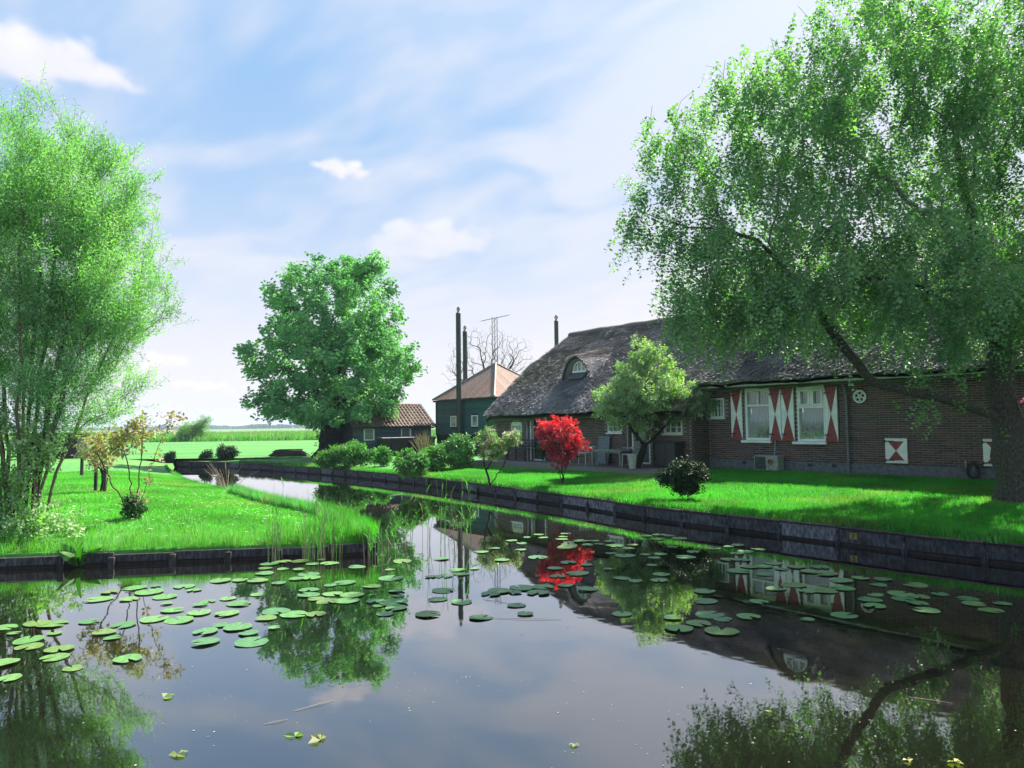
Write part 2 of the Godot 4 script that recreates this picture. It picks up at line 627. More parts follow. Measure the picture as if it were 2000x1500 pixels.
func bank_walls() -> void:
	var rb := along(right_bank, 1.05)
	var t := thing("bank_wall", "long weathered grey board wall along the right canal bank", "bank wall", Vector3(3.04, 0, -15))
	var side := Vector3.ZERO
	for i in range(0, rb.size() - 1):
		if rb[i].z > -4.0:
			continue
		var a := rb[i] - t.position
		var b := rb[i + 1] - t.position
		side = (b - a).normalized().cross(Vector3.UP) * -1.0
		var k := rg.randf_range(0.55, 1.25)
		var tone := Color(0.085, 0.09, 0.10) * k
		if rg.randf() < 0.3:
			tone = Color(0.17, 0.185, 0.215) * k
		var lift := rg.randf_range(-0.018, 0.012)
		var g := Geo.new()
		bank_board(g, a + side * rg.randf_range(-0.005, 0.022) + Vector3.UP * rg.randf_range(-0.012, 0.008), b + side * rg.randf_range(-0.005, 0.022) + Vector3.UP * rg.randf_range(-0.012, 0.008), 0.055, 0.265 + lift, 0.055, tone * 2.2)
		put("plank", g, M.concrete, t)
		g = Geo.new()
		bank_board(g, a - side * 0.008, b - side * 0.008, -0.25, 0.05, 0.055, Color(0.06, 0.045, 0.04) * rg.randf_range(0.6, 1.3))
		put("plank", g, M.concrete, t)
		g = Geo.new()
		var pa := a + side * 0.052
		var pk := rg.randf_range(0.6, 1.4)
		var lean := Basis(Vector3.RIGHT, rg.randf_range(-0.05, 0.05)) * Basis(Vector3.FORWARD, rg.randf_range(-0.04, 0.04))
		g.box(pa + Vector3.UP * (-0.02 + rg.randf_range(-0.03, 0.03)), Vector3(0.07, 0.42, 0.06), lean, Color(0.14, 0.14, 0.15) * pk, 0.01)
		put("post", g, M.concrete, t)
		if rg.randf() < 0.85:
			g = Geo.new()
			bank_board(g, a + side * 0.015, b + side * 0.015, 0.275 + lift, 0.305 + lift, 0.115, Color(0.13, 0.10, 0.085) * rg.randf_range(0.5, 1.6))
			put("cap_board", g, M.plank, t)
	var f := thing("bank_wall", "low dark board wall along the front of the left peninsula", "bank wall", Vector3(-5, 0, -11.4))
	var x := -2.2
	while x > -13.0:
		var l := rg.randf_range(0.55, 1.0)
		var a := Vector3(x, 0, front_z(x) + 0.08) - f.position
		var b := Vector3(x - l, 0, front_z(x - l) + 0.08) - f.position
		var g := Geo.new()
		bank_board(g, b, a, 0.05, 0.18 + rg.randf_range(-0.03, 0.02), 0.05, Color(0.15, 0.155, 0.175) * rg.randf_range(0.5, 1.3))
		put("plank", g, M.concrete, f)
		g = Geo.new()
		bank_board(g, b + Vector3(0, 0, -0.01), a + Vector3(0, 0, -0.01), -0.3, 0.045, 0.05, Color(0.05, 0.036, 0.032))
		put("plank", g, M.concrete, f)
		g = Geo.new()
		g.box(a + Vector3(0, -0.05, 0.06), Vector3(0.09, 0.42 + rg.randf_range(-0.06, 0.08), 0.07), Basis(Vector3.FORWARD, rg.randf_range(-0.06, 0.06)), Color(0.10, 0.105, 0.11) * rg.randf_range(0.5, 1.4), 0.01)
		put("post", g, M.concrete, f)
		x -= l
	for q in [[-2.2, -11.75, -2.55, -12.7], [-2.55, -12.7, -3.0, -13.6]]:
		var g := Geo.new()
		bank_board(g, Vector3(q[0] + 0.04, 0, q[1]) - f.position, Vector3(q[2] + 0.04, 0, q[3]) - f.position, -0.3, 0.18, 0.05, Color(0.085, 0.09, 0.10))
		put("plank", g, M.concrete, f)


# ---------------------------------------------------------------- grass
func blades(n: int, spread: float, h0: float, h1: float, w: float, lean: float, sd: int) -> ArrayMesh:
	var r := RandomNumberGenerator.new()
	r.seed = sd
	var g := Geo.new()
	for i in n:
		var a := r.randf() * TAU
		var p := Vector3(cos(a), 0, sin(a)) * sqrt(r.randf()) * spread
		var h := r.randf_range(h0, h1)
		var b := r.randf() * TAU
		var side := Vector3(cos(b), 0, sin(b)) * w * 0.5
		var tip := p + Vector3(r.randf_range(-1, 1), 0, r.randf_range(-1, 1)) * lean * h + Vector3.UP * h
		var mid := p.lerp(tip, 0.55) + Vector3.UP * h * 0.08
		var k := r.randf_range(0.8, 1.2)
		var col := Color(k, k, k)
		g.quad(p - side, p + side, mid + side * 0.7, mid - side * 0.7, col)
		g.tri(mid - side * 0.7, mid + side * 0.7, tip, col)
	# lit like a sward: bend the normals upwards
	for i in g.n.size():
		g.n[i] = (g.n[i] + Vector3.UP * 0.8).normalized()
	return g.mesh()


func sow(rows: Array[PackedVector3Array], count: int, i0: int, i1: int, j0: int, j1: int, tr: Array[Transform3D], tint: PackedColorArray, base: Color, size0: float, size1: float, jpow := 1.0) -> void:
	for n in count:
		var fi := rg.randf_range(i0, i1)
		var fj := lerpf(j0, j1, pow(rg.randf(), jpow))
		var i := mini(int(fi), rows.size() - 2)
		var j := mini(int(fj), rows[0].size() - 2)
		var u := fi - i
		var v := fj - j
		var p := rows[i][j].lerp(rows[i + 1][j], u).lerp(rows[i][j + 1].lerp(rows[i + 1][j + 1], u), v)
		var s := rg.randf_range(size0, size1)
		tr.append(Transform3D(Basis(Vector3.UP, rg.randf() * TAU).scaled(Vector3(s, s * rg.randf_range(0.8, 1.2), s)), p + Vector3.DOWN * 0.004))
		var dry := smoothstep(0.12, 0.5, nz.get_noise_2d(p.x * 28.0 + 90.0, p.z * 28.0)) * 1.3
		var k := 1.0 + 0.45 * nz.get_noise_2d(p.x * 45.0, p.z * 45.0) + rg.randf_range(-0.2, 0.2)
		tint.append(Color(base.r * k * rg.randf_range(0.85, 1.25) * (1.0 + dry), base.g * k, base.b * k * (1.0 + 0.5 * dry)))


func grass() -> void:
	var tuft := blades(16, 0.07, 0.025, 0.06, 0.005, 0.5, 3)
	var tr: Array[Transform3D] = []
	var ti := PackedColorArray()
	var lawn := Color(0.088, 0.39, 0.058)
	sow(lawn_rows, 95000, 28, 100, 1, 15, tr, ti, lawn, 0.8, 1.5)
	sow(lawn_rows, 12000, 28, 120, 1, 3, tr, ti, lawn, 1.2, 2.6)
	sow(left_rows, 60000, 0, 42, 1, 17, tr, ti, Color(0.115, 0.41, 0.07), 0.8, 1.5)
	var o := scatter("lawn_grass", tuft, M.grass, tr, ti)
	tag(o, "short mown grass blades on both canal lawns", "grass")
	# rough taller grass along the water
	var tall := blades(22, 0.13, 0.14, 0.42, 0.008, 0.42, 5)
	tr = []
	ti = PackedColorArray()
	sow(left_rows, 2600, 0, 22, 1, 3, tr, ti, Color(0.07, 0.34, 0.06), 0.4, 0.85, 1.5)
	sow(left_rows, 500, 22, 60, 1, 2, tr, ti, Color(0.06, 0.32, 0.05), 0.25, 0.5)
	sow(left_rows, 700, 0, 6, 1, 4, tr, ti, Color(0.10, 0.36, 0.06), 0.5, 0.9)
	for i in 1700:
		var x := -2.3 - 9.0 * pow(rg.randf(), 0.9)
		var s := rg.randf_range(0.22, 0.5) * (1.0 + maxf(0.0, 1.2 - absf(x + 3.0)) * 0.55)
		if rg.randf() < 0.12:
			s *= 1.6
		tr.append(Transform3D(Basis(Vector3.UP, rg.randf() * TAU).scaled(Vector3(s, s * rg.randf_range(0.9, 1.5), s)), Vector3(x, 0.19, front_z(x) - pow(rg.randf(), 1.4) * 1.0)))
		var k := rg.randf_range(0.75, 1.3)
		ti.append(Color(0.12 * k * rg.randf_range(0.7, 1.5), 0.36 * k, 0.07 * k))
	o = scatter("bank_grass", tall, M.grass, tr, ti)
	tag(o, "rough tall grass along the edge of the left peninsula", "grass")
	# small tufts that overhang the right bank
	tr = []
	ti = PackedColorArray()
	sow(lawn_rows, 2800, 30, 130, 1, 2, tr, ti, Color(0.07, 0.28, 0.045), 0.2, 0.55)
	o = scatter("bank_grass", tall, M.grass, tr, ti)
	tag(o, "tufts of grass overhanging the boards of the right bank", "grass")
	# daisies on the left lawn
	var g := Geo.new()
	for k in 6:
		var a := TAU * k / 6
		g.tri(Vector3(0, 0.05, 0), Vector3(cos(a), 2.6, sin(a)) * 0.02, Vector3(cos(a + 0.9), 2.6, sin(a + 0.9)) * 0.02)
	tr = []
	ti = PackedColorArray()
	sow(left_rows, 1100, 0, 24, 2, 17, tr, ti, Color(0.75, 0.75, 0.6), 0.7, 1.3)
	for i in ti.size():
		ti[i] = Color(0.8, 0.78, 0.66)
	o = scatter("daisies", g.mesh(), M.petal, tr, ti)
	tag(o, "small white daisies dotted over the left lawn", "flowers")
	# reedy strip beyond the ditch
	var reed := blades(14, 0.7, 0.45, 1.1, 0.06, 0.25, 8)
	tr = []
	ti = PackedColorArray()
	for i in 15000:
		var z := -91.5 - pow(rg.randf(), 1.8) * 150.0
		var x := rg.randf_range(-0.8, 0.35) * -z
		var s := rg.randf_range(0.5, 1.0)
		var a := nz.get_noise_2d(x * 0.5, z * 3.0)
		tr.append(Transform3D(Basis(Vector3.UP, rg.randf() * TAU).scaled(Vector3(s * 1.4, s, s * 1.4)), Vector3(x, 0.36, z)))
		var c := Color(0.13, 0.36, 0.075).lerp(Color(0.22, 0.20, 0.11), smoothstep(-0.05, 0.4, a))
		ti.append(c * rg.randf_range(0.75, 1.2))
	o = scatter("field_grass", reed, M.grass, tr, ti)
	tag(o, "tall pale reeds and grass beyond the far ditch", "reeds")
	# far wood
	var cl := Geo.new()
	var r := RandomNumberGenerator.new()
	r.seed = 4
	for i in 420:
		var d := Vector3(r.randfn(), absf(r.randfn()) * 0.9, r.randfn()).normalized() * pow(r.randf(), 0.4)
		var p := d * Vector3(1, 1, 1)
		var a := Vector3(r.randfn(), r.randfn(), r.randfn()).normalized() * 0.16
		var b := Vector3(r.randfn(), r.randfn(), r.randfn()).normalized() * 0.16
		cl.quad(p - a, p - b, p + a, p + b)
	tr = []
	ti = PackedColorArray()
	for i in 900:
		var z := -rg.randf_range(1100, 2300)
		var x := rg.randf_range(-0.8, 0.3) * -z
		var hgt := rg.randf_range(4.0, 9.5) * (0.75 + 0.5 * nz.get_noise_1d(x * 0.12))
		tr.append(Transform3D(Basis(Vector3.UP, rg.randf() * TAU).scaled(Vector3(rg.randf_range(9, 20), maxf(hgt, 2.5), rg.randf_range(9, 20))), Vector3(x, 0.3, z)))
		ti.append(Color(0.05, 0.09, 0.04) * rg.randf_range(0.7, 1.2))
	o = scatter("distant_trees", cl.mesh(), M.leaf, tr, ti)
	tag(o, "hazy blue line of far-off woods on the horizon", "trees")


# ---------------------------------------------------------------- plants
# a twig that carries leaves; y runs along the twig
func spray(n: int, ll: float, lw: float, length: float, open: float, sd: int, stem := 0.0) -> ArrayMesh:
	var r := RandomNumberGenerator.new()
	r.seed = sd
	var g := Geo.new()
	for i in n:
		var y := length * (i + r.randf()) / n
		var a := i * 2.4 + r.randf_range(-0.6, 0.6)
		var out := Vector3(cos(a), 0, sin(a))
		var d := (out * open + Vector3.UP * r.randf_range(0.1, 0.9) + Vector3(r.randf_range(-1, 1), r.randf_range(-1, 1), r.randf_range(-1, 1)) * 0.35).normalized()
		leaf(g, Vector3(0, y, 0) + out * 0.012, d, ll * r.randf_range(0.75, 1.15), lw, r)
	if stem > 0.0:
		g.rod(Vector3.ZERO, Vector3(0, length, 0), stem, stem * 0.5, 3, Color(0.35, 0.3, 0.25))
	return g.mesh()


func leaf(g: Geo, p: Vector3, d: Vector3, l: float, w: float, r: RandomNumberGenerator) -> void:
	var up := Vector3(r.randf_range(-0.6, 0.6), 1.0, r.randf_range(-0.6, 0.6))
	var s := d.cross(up).normalized() * w * 0.5 * r.randf_range(0.8, 1.2)
	var nn := s.cross(d).normalized()
	var m := p + d * l * 0.45
	var t := p + d * l - nn * l * 0.12
	var k := r.randf_range(0.85, 1.15)
	var c := Color(k, k, k)
	g.tri(p, t, m + s + nn * w * 0.14, c)
	g.tri(p, m - s + nn * w * 0.14, t, c)


# leaflets that spread from one point like the fingers of a hand
func palm_leaves(hands: int, n: int, ll: float, lw: float, droop: float, spread: float, sd: int) -> ArrayMesh:
	var r := RandomNumberGenerator.new()
	r.seed = sd
	var g := Geo.new()
	for h in hands:
		var o := Vector3(r.randf_range(-1, 1), r.randf_range(-0.5, 0.8), r.randf_range(-1, 1)) * spread
		var a0 := r.randf() * TAU
		for i in n:
			var a := a0 + (i - n * 0.5) * 5.2 / n
			var d := Vector3(cos(a), -droop + r.randf_range(-0.15, 0.15), sin(a)).normalized()
			var sz := ll * (1.0 - 0.35 * absf(i - (n - 1) * 0.5) / n) * r.randf_range(0.85, 1.1)
			leaf(g, o, d, sz, lw, r)
	return g.mesh()


func cloud(blobs: Array, n: int, shell: float, keep: Callable, r: RandomNumberGenerator) -> PackedVector3Array:
	var out := PackedVector3Array()
	var sum := 0.0
	for b in blobs:
		sum += pow(b[3] * b[4] * b[5], 0.8)
	var tries := 0
	while out.size() < n and tries < n * 12:
		tries += 1
		var q := r.randf() * sum
		var k := 0
		for b in blobs:
			q -= pow(b[3] * b[4] * b[5], 0.8)
			if q <= 0.0:
				break
			k += 1
		var b: Array = blobs[mini(k, blobs.size() - 1)]
		var d := Vector3(r.randfn(), r.randfn(), r.randfn()).normalized() * pow(r.randf(), shell)
		var p := Vector3(b[0] + d.x * b[3], b[1] + d.y * b[4], b[2] + d.z * b[5])
		# hollows in the crown
		if nz.get_noise_3d(p.x * 35.0 + b[0] * 50.0, p.y * 35.0, p.z * 35.0) < -0.28:
			continue
		if keep.is_valid() and not keep.call(p):
			continue
		out.append(p)
	return out


func grow(limbs: Array, pts: PackedVector3Array, bf: float, seg: float, wob: float, r: RandomNumberGenerator) -> Array:
	var pos := PackedVector3Array()
	var par := PackedInt32Array()
	var plen := PackedFloat32Array()
	for l in limbs:
		var start := -1
		var q: Array = l
		if pos.size() > 0:
			var bd := 1e9
			for i in pos.size():
				var d := pos[i].distance_squared_to(q[0])
				if d < bd:
					bd = d
					start = i
		var cur := Curve3D.new()
		for i in q.size():
			var a: Vector3 = q[maxi(i - 1, 0)]
			var b: Vector3 = q[mini(i + 1, q.size() - 1)]
			cur.add_point(q[i], (a - b) / 6.0, (b - a) / 6.0)
		cur.bake_interval = 0.05
		var len := cur.get_baked_length()
		var k := maxi(2, int(len / seg))
		for i in k + 1:
			if i == 0 and start >= 0:
				continue
			var p := cur.sample_baked(len * i / k)
			if i > 0:
				p += Vector3(r.randfn(), r.randfn() * 0.4, r.randfn()) * wob * seg
			var me := pos.size()
			var pa := start if (i == 0 or (i == 1 and start >= 0)) else me - 1
			pos.append(p)
			par.append(pa)
			plen.append(0.0 if pa < 0 else plen[pa] + p.distance_to(pos[pa]))
	var order := []
	for i in pts.size():
		order.append([pts[i].distance_squared_to(pos[0]), i])
	order.sort_custom(func(a, b): return a[0] < b[0])
	for o in order:
		var p := pts[o[1]]
		var best := 1e9
		var bi := 0
		for i in pos.size():
			var c := p.distance_to(pos[i]) + bf * plen[i]
			if c < best:
				best = c
				bi = i
		var a := pos[bi]
		var L := p.distance_to(a)
		var dir := (a - pos[par[bi]]).normalized() if par[bi] >= 0 else Vector3.UP
		var ctl := a + dir * L * 0.35 + Vector3(r.randfn(), r.randfn(), r.randfn()) * wob * L * 0.5
		var k := maxi(1, int(ceil(L / seg)))
		var last := bi
		for i in k:
			var t := float(i + 1) / k
			var np := a.lerp(ctl, t).lerp(ctl.lerp(p, t), t)
			pos.append(np)
			par.append(last)
			plen.append(plen[last] + np.distance_to(pos[last]))
			last = pos.size() - 1
	return [pos, par]


func wood(pos: PackedVector3Array, par: PackedInt32Array, tip: float, base: float, flare: float, col: Color, r: RandomNumberGenerator) -> Array:
	var n := pos.size()
	var cnt := PackedFloat32Array()
	cnt.resize(n)
	var main := PackedInt32Array()
	main.resize(n)
	main.fill(-1)
	for i in range(n - 1, -1, -1):
		cnt[i] = maxf(cnt[i], 1.0)
		if par[i] >= 0:
			cnt[par[i]] += cnt[i]
	for i in range(1, n):
		var q := par[i]
		if q >= 0 and (main[q] < 0 or cnt[i] > cnt[main[q]]):
			main[q] = i
	var ex := log(base / tip) / log(cnt[0])
	var rad := PackedFloat32Array()
	for i in n:
		rad.append(tip * pow(cnt[i], ex) * (1.0 + flare * exp(-maxf(pos[i].y - pos[0].y, 0.0) / 0.28)))
	var big := Geo.new()
	var small := Geo.new()
	for i in n:
		if par[i] >= 0 and main[par[i]] == i:
			continue
		var p := PackedVector3Array()
		var q := PackedFloat32Array()
		if par[i] >= 0:
			p.append(pos[par[i]])
			q.append(minf(rad[i] * 1.15, rad[par[i]]))
		var k := i
		while k >= 0:
			p.append(pos[k])
			q.append(rad[k])
			k = main[k]
		if p.size() < 2:
			continue
		var s := 10 if q[0] > 0.08 else (6 if q[0] > 0.025 else (4 if q[0] > 0.01 else 3))
		var kk := r.randf_range(0.85, 1.15)
		var g := big if q[0] > base * 0.22 else small
		g.path(p, q, s, col * kk)
	return [big, small, rad]


func nothing(_p: Vector3) -> bool:
	return true


func tree(s: Dictionary) -> Node3D:
	var r := RandomNumberGenerator.new()
	r.seed = s.get("seed", 1)
	var t := thing(s.name, s.label, s.get("category", "tree"), s.at, 0.0, s.get("group", ""))
	var pts := cloud(s.blobs, s.pts, s.get("shell", 0.45), s.get("keep", nothing), r)
	var sk := grow(s.limbs, pts, s.get("bf", 0.25), s.get("seg", 0.3), s.get("wob", 0.12), r)
	var pos: PackedVector3Array = sk[0]
	var par: PackedInt32Array = sk[1]
	var wd := wood(pos, par, s.get("tip", 0.004), s.get("base", 0.1), s.get("flare", 0.5), s.get("bark", Color(0.07, 0.06, 0.05)), r)
	put(s.get("stem_name", "trunk"), wd[0], M.bark, t)
	if wd[1].v.size() > 0:
		put("branches", wd[1], M.twig, t, "stuff")
	for part in s.get("leaves", []):
		var rad: PackedFloat32Array = wd[2]
		var sites := PackedInt32Array()
		var lim: float = part.get("upto", 0.02)
		for i in pos.size():
			if rad[i] < lim and rad[i] >= part.get("from", 0.0) and pos[i].y > part.get("above", 0.0):
				sites.append(i)
		if sites.is_empty():
			continue
		var tr: Array[Transform3D] = []
		var ti := PackedColorArray()
		var keep: Callable = s.get("keep", nothing)
		for k in part.n:
			var i := sites[r.randi() % sites.size()]
			var a := pos[i]
			var b := pos[par[i]] if par[i] >= 0 else a
			var sg: float = part.get("sigma", 0.15)
			var p := a.lerp(b, r.randf()) + Vector3(r.randfn(), r.randfn(), r.randfn()).limit_length(1.7) * sg
			p.y -= absf(r.randfn()) * part.get("fall", 0.0)
			if not keep.call(p):
				continue
			var d := (a - b).normalized() * 0.8 + Vector3(r.randfn(), r.randfn(), r.randfn()) * 0.55
			d = (d.normalized() + Vector3(0, -part.get("hang", 0.0) + part.get("rise", 0.0), 0)).normalized()
			if not d.is_finite():
				d = Vector3.DOWN
			var x := d.cross(Vector3(cos(k * 1.7), 0.2, sin(k * 1.7))).normalized()
			var sz := r.randf_range(part.get("s0", 0.8), part.get("s1", 1.2))
			tr.append(Transform3D(Basis(x, d, x.cross(d)).scaled(Vector3(sz, sz, sz)), p))
			var mix := clampf(0.5 + nz.get_noise_3d(p.x * 60.0, p.y * 60.0, p.z * 60.0) * 0.9 + r.randfn() * 0.22, 0.0, 1.0)
			ti.append(part.c0.lerp(part.c1, mix) * r.randf_range(0.85, 1.15))
		scatter(part.get("name", "crown"), part.mesh, part.get("mat", M.leaf), tr, ti, t)
	return t


func fan(n: int, spread: Vector3, height: float, r0: float, sd: int) -> Array:
	var r := RandomNumberGenerator.new()
	r.seed = sd
	var out := [[Vector3.ZERO, Vector3(0, 0.04, 0), Vector3(0, 0.08, 0)]]
	for i in n:
		var a := TAU * i / n + r.randf_range(-0.3, 0.3)
		var d := Vector3(cos(a) * spread.x, 0, sin(a) * spread.z) * r.randf_range(0.4, 1.0)
		var h := height * r.randf_range(0.75, 1.05)
		out.append([Vector3(d.x * r0, 0, d.z * r0), Vector3(d.x * 0.35, h * 0.35, d.z * 0.35), Vector3(d.x * 0.75, h * 0.75, d.z * 0.75), Vector3(d.x, h, d.z)])
	return out


func house_clear(p: Vector3, o: Vector3, gap: float) -> bool:
	var w := p + o - house_at
	var v := w.dot(house_in)
	if v < -0.55:
		return true
	return p.y + o.y > roof_h(v) + gap


func trees() -> void:
	var birch_at := Vector3(9.14, 0.48, -13.6)
	var birch_leaf := spray(9, 0.07, 0.052, 0.32, 0.9, 3, 0.0022)
	tree({"name": "birch_tree", "label": "large weeping birch leaning over the lawn in front of the farmhouse", "at": birch_at, "seed": 5,
		"limbs": [
			[Vector3(0.08, 0, 0), Vector3(-0.13, 1.2, 0), Vector3(-0.25, 2.5, 0.1), Vector3(-0.45, 3.6, 0.2), Vector3(-0.6, 4.6, 0.1), Vector3(-0.7, 6, 0), Vector3(-0.75, 7.6, 0)],
			[Vector3(-0.2, 1.5, 0.05), Vector3(-1.15, 1.82, 0.2), Vector3(-2.2, 2.06, 0.4), Vector3(-2.8, 2.24, 0.5), Vector3(-3.3, 2.75, 0.6), Vector3(-3.9, 3.6, 0.7), Vector3(-4.5, 4.6, 0.6), Vector3(-4.35, 5.3, 0.5), Vector3(-4.3, 6.1, 0.5)],
			[Vector3(-0.6, 4.2, 0.1), Vector3(-1.6, 5.2, 0.3), Vector3(-2.6, 6.1, 0.4), Vector3(-3.1, 6.5, 0.4)],
			[Vector3(-0.45, 3.2, 0.2), Vector3(-2.4, 3.9, 0.9), Vector3(-3.8, 3.8, 1.2), Vector3(-5.2, 3.75, 1.3)],
			[Vector3(-0.25, 2.5, 0.1), Vector3(0.25, 3.9, 0.2), Vector3(1.0, 5.4, 0.4), Vector3(1.45, 6.9, 0.4)],
			[Vector3(-4.2, 4.1, 0.7), Vector3(-5.1, 4.75, 0.9), Vector3(-6.2, 4.9, 1.0), Vector3(-6.9, 5.15, 1.0)],
			[Vector3(-0.4, 3.0, 0.2), Vector3(-0.6, 3.6, 1.4), Vector3(-1.0, 4.4, 2.6)],
			[Vector3(-0.5, 3.6, 0.2), Vector3(0.6, 5.0, -1.2), Vector3(1.0, 6.2, -2.0)],
			[Vector3(-0.25, 2.4, 0.1), Vector3(1.4, 3.2, 0.3), Vector3(3.0, 4.0, 0.5)]],
		"blobs": [[-6.15, 5.2, 1.0, 1.2, 2.2, 1.3], [-4.75, 6.6, 0.6, 1.55, 1.9, 1.8], [-2.7, 7.8, 0.4, 1.9, 2.2, 2.2], [-0.4, 7.6, 0.2, 2.3, 2.9, 2.6], [1.6, 6.4, 0.2, 2.8, 2.9, 2.6], [-3.4, 4.5, 0.9, 2.6, 1.4, 2.0], [-1.0, 3.9, 1.2, 2.3, 1.3, 2.2], [-5.2, 3.9, 1.1, 1.6, 1.1, 1.5], [3.4, 4.2, 0.4, 2.0, 1.5, 2.0], [-2.6, 4.7, -1.6, 2.5, 1.2, 1.5], [0.2, 4.6, -1.9, 2.4, 1.5, 1.5], [-4.6, 4.8, -1.0, 1.6, 1.1, 1.3]],
		"pts": 1250, "bf": 0.18, "seg": 0.28, "wob": 0.1, "tip": 0.0035, "base": 0.27, "flare": 0.9, "bark": Color(0.19, 0.175, 0.15),
		"keep": func(p: Vector3) -> bool: return house_clear(p, birch_at, 0.25) and p.y > 1.35,
		"leaves": [
			{"n": 21000, "mesh": birch_leaf, "upto": 0.028, "sigma": 0.13, "fall": 0.3, "hang": 1.6, "s0": 0.7, "s1": 1.25, "c0": Color(0.16, 0.33, 0.19), "c1": Color(0.37, 0.56, 0.35), "above": 1.5},
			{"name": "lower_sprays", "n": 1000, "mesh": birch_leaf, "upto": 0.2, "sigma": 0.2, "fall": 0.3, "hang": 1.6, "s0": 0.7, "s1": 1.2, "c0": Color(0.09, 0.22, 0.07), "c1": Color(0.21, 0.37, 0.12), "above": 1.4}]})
	var ch := palm_leaves(5, 7, 0.125, 0.052, 0.75, 0.17, 4)
	tree({"name": "chestnut_tree", "label": "broad round-crowned chestnut tree beside the tiled shed", "at": Vector3(-9.3, 0.48, -38), "seed": 9,
		"limbs": [
			[Vector3(0, 0, 0), Vector3(0.05, 1.2, 0), Vector3(0.12, 2.3, 0), Vector3(0.35, 4, 0.2), Vector3(0.6, 6, 0), Vector3(0.7, 8.2, 0)],
			[Vector3(-0.02, 1.7, 0), Vector3(-0.6, 3.2, 0.3), Vector3(-1.2, 5, 0.2), Vector3(-1.6, 7.6, 0)],
			[Vector3(0.12, 2.2, 0), Vector3(1.3, 4, -0.3), Vector3(2.1, 6.2, 0)],
			[Vector3(0, 1.8, 0), Vector3(-1.7, 2.7, 0.8), Vector3(-3, 3.2, 0.9)],
			[Vector3(0.05, 2, 0), Vector3(1.8, 2.9, 1.0), Vector3(3.1, 3.6, 1.2)],
			[Vector3(0.1, 2.2, 0), Vector3(0.2, 3.6, 1.6), Vector3(0.2, 5.2, 2.8)]],
		"blobs": [[0.25, 7.5, 0, 3.65, 2.85, 3.6], [0.15, 5.0, 0, 4.6, 2.4, 4.3], [-0.35, 2.95, 0, 4.25, 1.35, 4.1], [-1.45, 9.6, 0, 1.25, 0.95, 1.2], [1.65, 9.7, 0, 1.3, 0.95, 1.3]],
		"pts": 800, "bf": 0.2, "seg": 0.45, "wob": 0.1, "tip": 0.008, "base": 0.5, "flare": 1.0, "bark": Color(0.045, 0.042, 0.038), "shell": 0.3,
		"leaves": [{"n": 8200, "mesh": ch, "upto": 0.05, "sigma": 0.2, "hang": -1.2, "s0": 0.8, "s1": 1.3, "c0": Color(0.13, 0.38, 0.19), "c1": Color(0.40, 0.68, 0.36), "above": 1.4},
			{"name": "ivy", "n": 1100, "mesh": spray(6, 0.09, 0.08, 0.2, 1.0, 6), "mat": M.gloss_leaf, "from": 0.16, "upto": 3.0, "sigma": 0.42, "s0": 0.8, "s1": 1.4, "c0": Color(0.012, 0.035, 0.014), "c1": Color(0.022, 0.05, 0.02), "above": -0.1}]})
	var wl := spray(12, 0.075, 0.019, 0.34, 0.8, 7, 0.0022)
	var stems := []
	for i in 15:
		var a := lerpf(-1.9, 1.95, i / 14.0)
		var z := sin(i * 2.3) * 1.0
		var b := Vector3(a * 0.16, 0, z * 0.14)
		stems.append([b, b + Vector3(a * 0.1, 0.9, z * 0.12), b + Vector3(a * 0.34, 2.4, z * 0.4), b + Vector3(a * 0.66, 4.0, z * 0.7), Vector3(a * 0.95, 6.1 - 0.55 * absf(a - 0.2), z)])
	stems.push_front([Vector3(0, -0.1, 0), Vector3(0, -0.05, 0), Vector3(0, 0.0, 0)])
	tree({"name": "willow_tree", "label": "tall many-stemmed willow with fine pale green leaves at the front corner of the peninsula", "at": Vector3(-8.0, 0.36, -12.1), "seed": 21,
		"limbs": stems,
		"blobs": [[0.1, 5.2, 0, 1.75, 2.1, 1.7], [1.05, 4.75, 0, 1.4, 1.6, 1.4], [0.35, 3.2, 0, 1.7, 1.0, 1.5], [-1.4, 5.1, 0, 2.0, 2.3, 1.9], [1.3, 3.6, 0, 1.2, 0.8, 1.0], [0.5, 2.3, 0, 1.5, 0.8, 1.2]],
		"pts": 950, "bf": 0.62, "seg": 0.32, "wob": 0.05, "tip": 0.0035, "base": 0.15, "flare": 0.1, "bark": Color(0.16, 0.135, 0.1), "stem_name": "stems",
		"leaves": [{"n": 14500, "mesh": wl, "mat": M.willow_leaf, "upto": 0.02, "sigma": 0.11, "rise": 0.55, "s0": 0.7, "s1": 1.2, "c0": Color(0.22, 0.5, 0.26), "c1": Color(0.42, 0.72, 0.43), "above": 1.5}]})
	tree({"name": "elder_shrub", "label": "leafy pale shrub growing round the foot of the tall willow", "category": "shrub", "at": Vector3(-8.05, 0.34, -11.75), "seed": 22,
		"limbs": fan(9, Vector3(0.8, 1, 0.5), 1.5, 0.3, 3), "blobs": [[0.05, 0.55, 0, 0.95, 0.55, 0.55], [0.25, 1.35, 0, 0.75, 0.6, 0.5], [-0.3, 1.9, 0, 0.4, 0.35, 0.4], [0.75, 0.25, 0.15, 0.6, 0.3, 0.4]],
		"pts": 190, "bf": 0.3, "seg": 0.15, "tip": 0.002, "base": 0.03, "flare": 0.0, "stem_name": "stems",
		"leaves": [{"n": 1500, "mesh": spray(6, 0.06, 0.045, 0.14, 1.0, 31), "upto": 0.02, "sigma": 0.09, "s0": 0.7, "s1": 1.2, "c0": Color(0.26, 0.46, 0.21), "c1": Color(0.48, 0.62, 0.38), "above": 0.05}]})
	var apple_at := Vector3(3.67, 0.57, -22.46)
